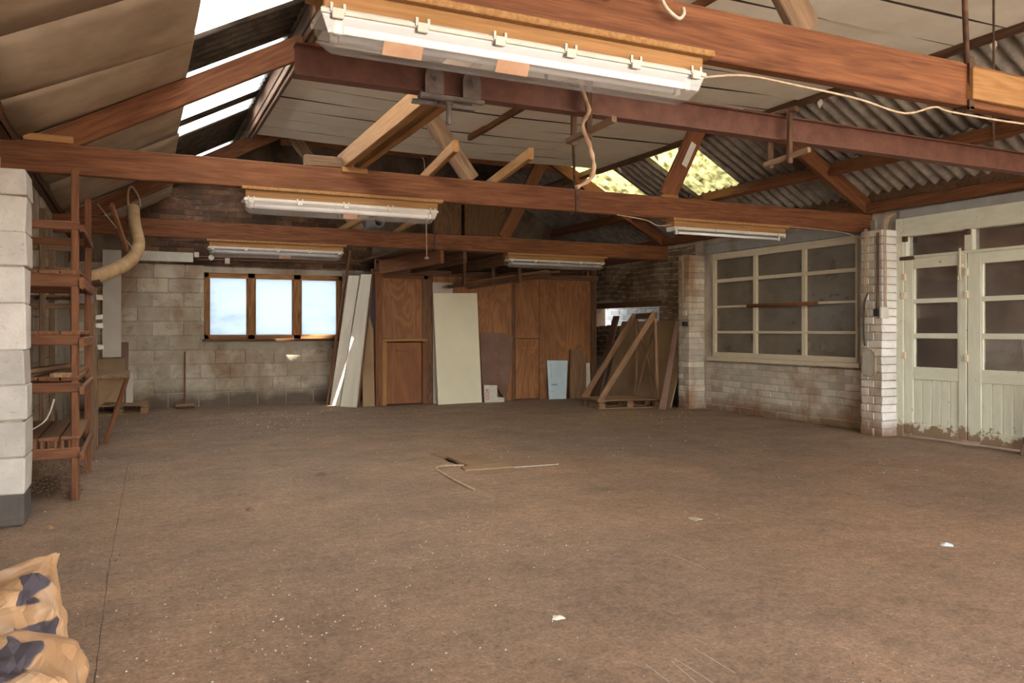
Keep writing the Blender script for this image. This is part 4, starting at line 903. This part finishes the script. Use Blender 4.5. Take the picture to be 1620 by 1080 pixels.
sk = thing('power_socket', (7.59, 9.8, 1.28), 'small black socket on the brown-stained brick pillar', 'socket'); bar('socket_box', (7.535, 9.78, 1.26), (7.60, 9.84, 1.33), mt['black'], sk); bar('switch_box', (7.56, 9.79, 1.42), (7.60, 9.86, 1.5), mt['cream_dirty'], sk)
for k in range(4): wire('cable', [(7.585, 9.80+k*.018, 1.5), (7.59, 9.83+k*.012, 1.6), (7.59, 9.86+k*.01, 1.7), (7.59, 9.88+k*.01, 2.34)], .0035, mt['rope'], sk)
tag(cyl('roller_bar', (7.80, 8.70, 1.54), (7.80, 7.45, 1.54), .027, mt['rack_wood']), 'brown round bar fixed across the middle of the dusty paned window', 'bar')
# wiring on the white pillar
wr = thing('pillar_wiring', (7.58, 6.45, 1.3), 'cables, switch boxes and tin plate on the white brick pillar', 'wiring')
bar('switch_box', (7.555, 6.315, 1.36), (7.6, 6.39, 1.44), mt['black'], wr); bar('junction_box', (7.56, 6.28, 1.33), (7.68, 6.31, 1.46), mt['white_plastic'], wr)
for k in range(3): wire('cable', [(7.585, 6.50+.012*k, 1.36), (7.587, 6.51+.014*k, 1.7), (7.586, 6.50+.016*k, 2.1), (7.58, 6.49+.016*k, 2.36)], .0035, mt['rope'], wr)
for k in range(4): wire('cable', [(7.62+.012*k, 6.288, 1.46), (7.61+.012*k, 6.285, 1.6), (7.605+.014*k, 6.285, 1.9), (7.60+.014*k, 6.285, 2.3), (7.62+.02*k, 6.27, 2.45), (7.68, 6.2, 2.5)], .0035, mt['rope'], wr)
for k in range(2): wire('cable', [(7.584, 6.33+.03*k, 1.44), (7.586, 6.34+.02*k, 1.8), (7.586, 6.34+.02*k, 2.3)], .006, mt['iron'], wr)
wire('cable_loop', [(7.57, 6.58, .9), (7.56, 6.5, 1.0), (7.56, 6.42, .98), (7.56, 6.36, .9), (7.56, 6.36, .72), (7.56, 6.42, .66), (7.56, 6.5, .7)], .0045, mt['rope'], wr)
bar('tin_plate', (7.575, 6.38, .68), (7.6, 6.55, .96), mt['brick'], wr, jit=.006)
wire('flex_pipe', [(7.58, 6.52, 1.02), (7.57, 6.53, 1.2), (7.57, 6.52, 1.5), (7.58, 6.48, 1.62)], .011, mt['black'], wr)
# boards stored in the side room behind the door glass
leaning('stored_sheet', [(8.5, 5.2, 0), (8.5, 6.0, 0), (8.75, 6.0, 1.1), (8.75, 5.45, 1.12)], .02, 'grey_card', 'pinkish sheet standing in the side room behind the door beside the pillar', 'sheet', None, (0, 1))
leaning('stored_sheet', [(8.45, 4.2, 0), (8.45, 5.25, 0), (8.7, 5.25, 1.2), (8.7, 4.2, 1.2)], .02, 'grey_card', 'pinkish sheet standing in the side room behind the door leaf with the outer jamb', 'sheet', None, (0, 1))
plank((7.70, 4.78, 0), (7.80, 4.62, .9), .04, .08, 'dark plank leaning at the foot of the outer door leaf', 'dark_wood')

# ------------------------------------------------------------ on the floor
ht = thing('floor_hatch', (2.78, 6.9, 0), 'loose dusty boards over a small floor hatch', 'hatch')
slab('hatch_board', [(2.66, 6.46, .012), (2.93, 6.44, .022), (2.95, 7.05, .016), (2.67, 7.05, .01)], .025, mt['tan_sheet'], ht); slab('hatch_board', [(2.61, 7.06, .004), (2.955, 7.06, .004), (2.95, 7.35, .004), (2.61, 7.34, .004)], .02, mt['tan_sheet'], ht)
slab('hatch_board', [(2.55, 6.30, .012), (2.99, 6.27, .012), (2.99, 6.45, .016), (2.57, 6.45, .016)], .016, mt['tan_sheet'], ht)
tag(wire('floor_cable', [(2.62, 6.50, .012), (2.48, 6.55, .012), (2.36, 6.5, .01), (2.32, 6.2, .01), (2.30, 5.85, .008), (2.30, 5.5, .006)], .010, mt['rope']), 'dusty cable curling out of the floor hatch', 'cable')
ps = MB(); rs = random.Random(9)
for k in range(60):
    u = rs.random(); x = 3.0+.42*u+rs.uniform(-.01, .01); y = 6.27-.02*u+rs.uniform(-.012, .012); s_ = rs.uniform(.006, .016); ps.box((x, y, 0), (x+s_*2, y+s_, .006), .001)
tag(ps.obj('plaster_line', mt['white_plastic']), 'line of white plaster crumbs beside the floor hatch', 'plaster', None, 'stuff')
def flake(name, x, y, r, m, label, cat, hgt=.012, seed=1):
    rs = random.Random(seed); n = 9; V = [(x, y, hgt)]; V += [(x+r*rs.uniform(.6, 1.2)*math.cos(6.283*k/n), y+r*rs.uniform(.6, 1.2)*math.sin(6.283*k/n), .003) for k in range(n)]
    V += [(v[0], v[1], 0) for v in V[1:]]; F = [[0, k+1, (k+1) % n+1] for k in range(n)]+[[k+1, (k+1) % n+1, (k+1) % n+1+n, k+1+n] for k in range(n)]+[list(range(n+1, 2*n+1))]
    return tag(link(name, mesh(name, V, F), mt[m]), label, cat)
flake('plastic_scrap', 4.10, 2.98, .035, 'blue_foam', 'small pale blue plastic scrap on the bare floor', 'scrap', .015, 2)
flake('plaster_blob', 1.60, 2.92, .03, 'foam', 'small white plaster splash on the bare floor', 'plaster', .008, 3)
flake('wood_chip', -.463, 5.57, .035, 'beam_light', 'pale wood chip on the floor before the white block pillar', 'chip', .02, 4)
flake('dry_leaf', 1.396, 6.614, .045, 'hardboard', 'crumpled brown leaf on the floor near the hatch', 'leaf', .03, 5)
flake('dry_leaf', .70, 5.55, .03, 'hardboard', 'small brown leaf on the floor in the open middle', 'leaf', .025, 6)
flake('paper_scrap', 3.22, 4.08, .05, 'white_plastic', 'flat white paper scrap on the open floor', 'scrap', .004, 7)
db = [MB(), MB(), MB()]; rs = random.Random(12)
for k in range(2600):
    x = rs.uniform(-.6, 7.4); y = rs.uniform(1.8, 12.0)
    if rs.random() < .25: y = 11.9-2.5*rs.random()**2; x = rs.uniform(-.2, 6.5)
    if rs.random() < .55: cx, cy, cr = rs.choice(((.6, 3.6, .5), (1.0, 3.0, .5), (-.1, 4.2, .5), (.3, 3.0, .3), (5.5, 4.6, .5), (2.0, 10.8, .8), (.4, 11.4, .7), (3.4, 11.6, .5), (6.4, 9.0, .5), (1.7, 4.4, .4))); x = rs.gauss(cx, cr); y = rs.gauss(cy, cr)
    x = min(7.4, max(-.55, x)); y = min(12.0, max(1.8, y)); s_ = rs.uniform(.002, .007)*(1+.5*(y > 6)); a = rs.uniform(0, 6.28); i = rs.choice((0, 0, 1, 2)); c_, n_ = math.cos(a)*s_, math.sin(a)*s_
    db[i].add([(x+c_, y+n_, 0), (x-n_*.6, y+c_*.6, 0), (x-c_, y-n_, 0), (x+n_*.5, y-c_*.5, 0), (x, y, s_*.7)], [[0, 1, 4], [1, 2, 4], [2, 3, 4], [3, 0, 4], [3, 2, 1, 0]])
V = []; F = []; MI = []
for i in range(3):
    n = len(V); V += db[i].v; F += [[j+n for j in f_] for f_ in db[i].f]; MI += [i]*len(db[i].f)
me = mesh('floor_debris', V, F)
for m_ in ('white_plastic', 'dark_wood', 'pallet'): me.materials.append(mt[m_])
me.polygons.foreach_set('material_index', MI)
tag(link('floor_debris', me), 'pale, dark and brown crumbs strewn over the whole floor', 'crumbs', None, 'stuff')
def ribbon(name, pts, w, mat, z=.0012):
    P = smoothpath([(x, y, z) for x, y in pts], 5); V = []; F = []; rs = random.Random(len(pts))
    for i, p in enumerate(P):
        t = (P[min(i+1, len(P)-1)]-P[max(i-1, 0)]).normalized(); n = Vector((-t.y, t.x, 0)); ww = w*rs.uniform(.3, 1); j = n*rs.uniform(-.6, .6)*w
        V += [p+j+n*ww, p+j-n*ww]
        if i: F.append([2*i-2, 2*i-1, 2*i+1, 2*i])
    return link(name, mesh(name, V, F), mat, floor)
mt['crack'] = plain('dirt_filled_crack', (.075, .05, .036), (.12, .085, .06), 8, .95)
ribbon('floor_crack', [(-.045, 8.07), (-.06, 7.3), (-.072, 6.65), (-.102, 5.0), (-.114, 4.48), (-.116, 3.9), (-.119, 3.49), (-.121, 3.1), (-.12, 2.4)], .003, mt['crack'])
ribbon('floor_joint', [(4.96, 6.32), (4.80, 5.22), (4.75, 4.36), (4.79, 3.75), (4.82, 3.15)], .0025, mt['crack'])
ribbon('floor_joint', [(1.36, 6.63), (1.98, 6.92), (2.59, 7.14)], .003, mt['crack'])
for k, pts in enumerate((((1.66, 2.38), (1.65, 2.22)), ((1.785, 2.38), (1.78, 2.15)), ((1.76, 2.36), (1.73, 2.18)), ((1.91, 2.42), (1.90, 2.18)), ((2.6, 3.55), (2.6, 3.2)))): ribbon('scratch', pts, .0025, mt['white_plastic'])
# paper sacks by the left wall
def sack(loc, size, rotz, seed, label, tips):
    rs = random.Random(seed); nu, nv = 64, 40; V = []; F = []
    from mathutils import noise as mn
    for j in range(nv+1):
        v = -math.pi/2+math.pi*j/nv
        for i in range(nu):
            u = 2*math.pi*i/nu
            sp = lambda c, e: math.copysign(abs(c)**e, c)
            p = Vector((sp(math.cos(v), .5)*sp(math.cos(u), .45), sp(math.cos(v), .5)*sp(math.sin(u), .45), sp(math.sin(v), .75)))
            p = Vector((p.x*size[0], p.y*size[1], p.z*size[2]))
            q = p*4+Vector((seed*3.1, 0, 0)); d = mn.noise(q)*.055+abs(mn.noise(q*2.3))*.055+abs(mn.noise(q*4.7))*.018-.028
            p += p.normalized()*d
            for (tp, r_, st_) in tips:
                t_ = Vector(tp); w_ = max(0, 1-(p-t_*.78).length/r_); p += (t_-p)*min(.95, w_*w_*st_)
            p.z = max(p.z, -size[2]*.96); V.append(p)
    for j in range(nv):
        for i in range(nu): F.append([j*nu+i, j*nu+(i+1) % nu, (j+1)*nu+(i+1) % nu, (j+1)*nu+i])
    me = mesh('paper_sack', V, F, False); M = Matrix.Translation(Vector(loc)) @ Matrix.Rotation(rotz, 4, 'Z')
    return tag(link('paper_sack', me, mt['sack'], None, M), label, 'sack', 'paper sacks by the left wall')
sack((-.46, 3.02, .20), (.25, .30, .205), .15, 3, 'printed paper sack with a pointed torn corner', [((.30, .26, .24), .2, 1.6), ((.25, -.1, .1), .12, .8)])
sack((-.43, 2.40, .18), (.31, .27, .19), -.1, 8, 'slumped brown paper sack lying lower before the pointed one', [((.32, -.1, .02), .12, .8)])
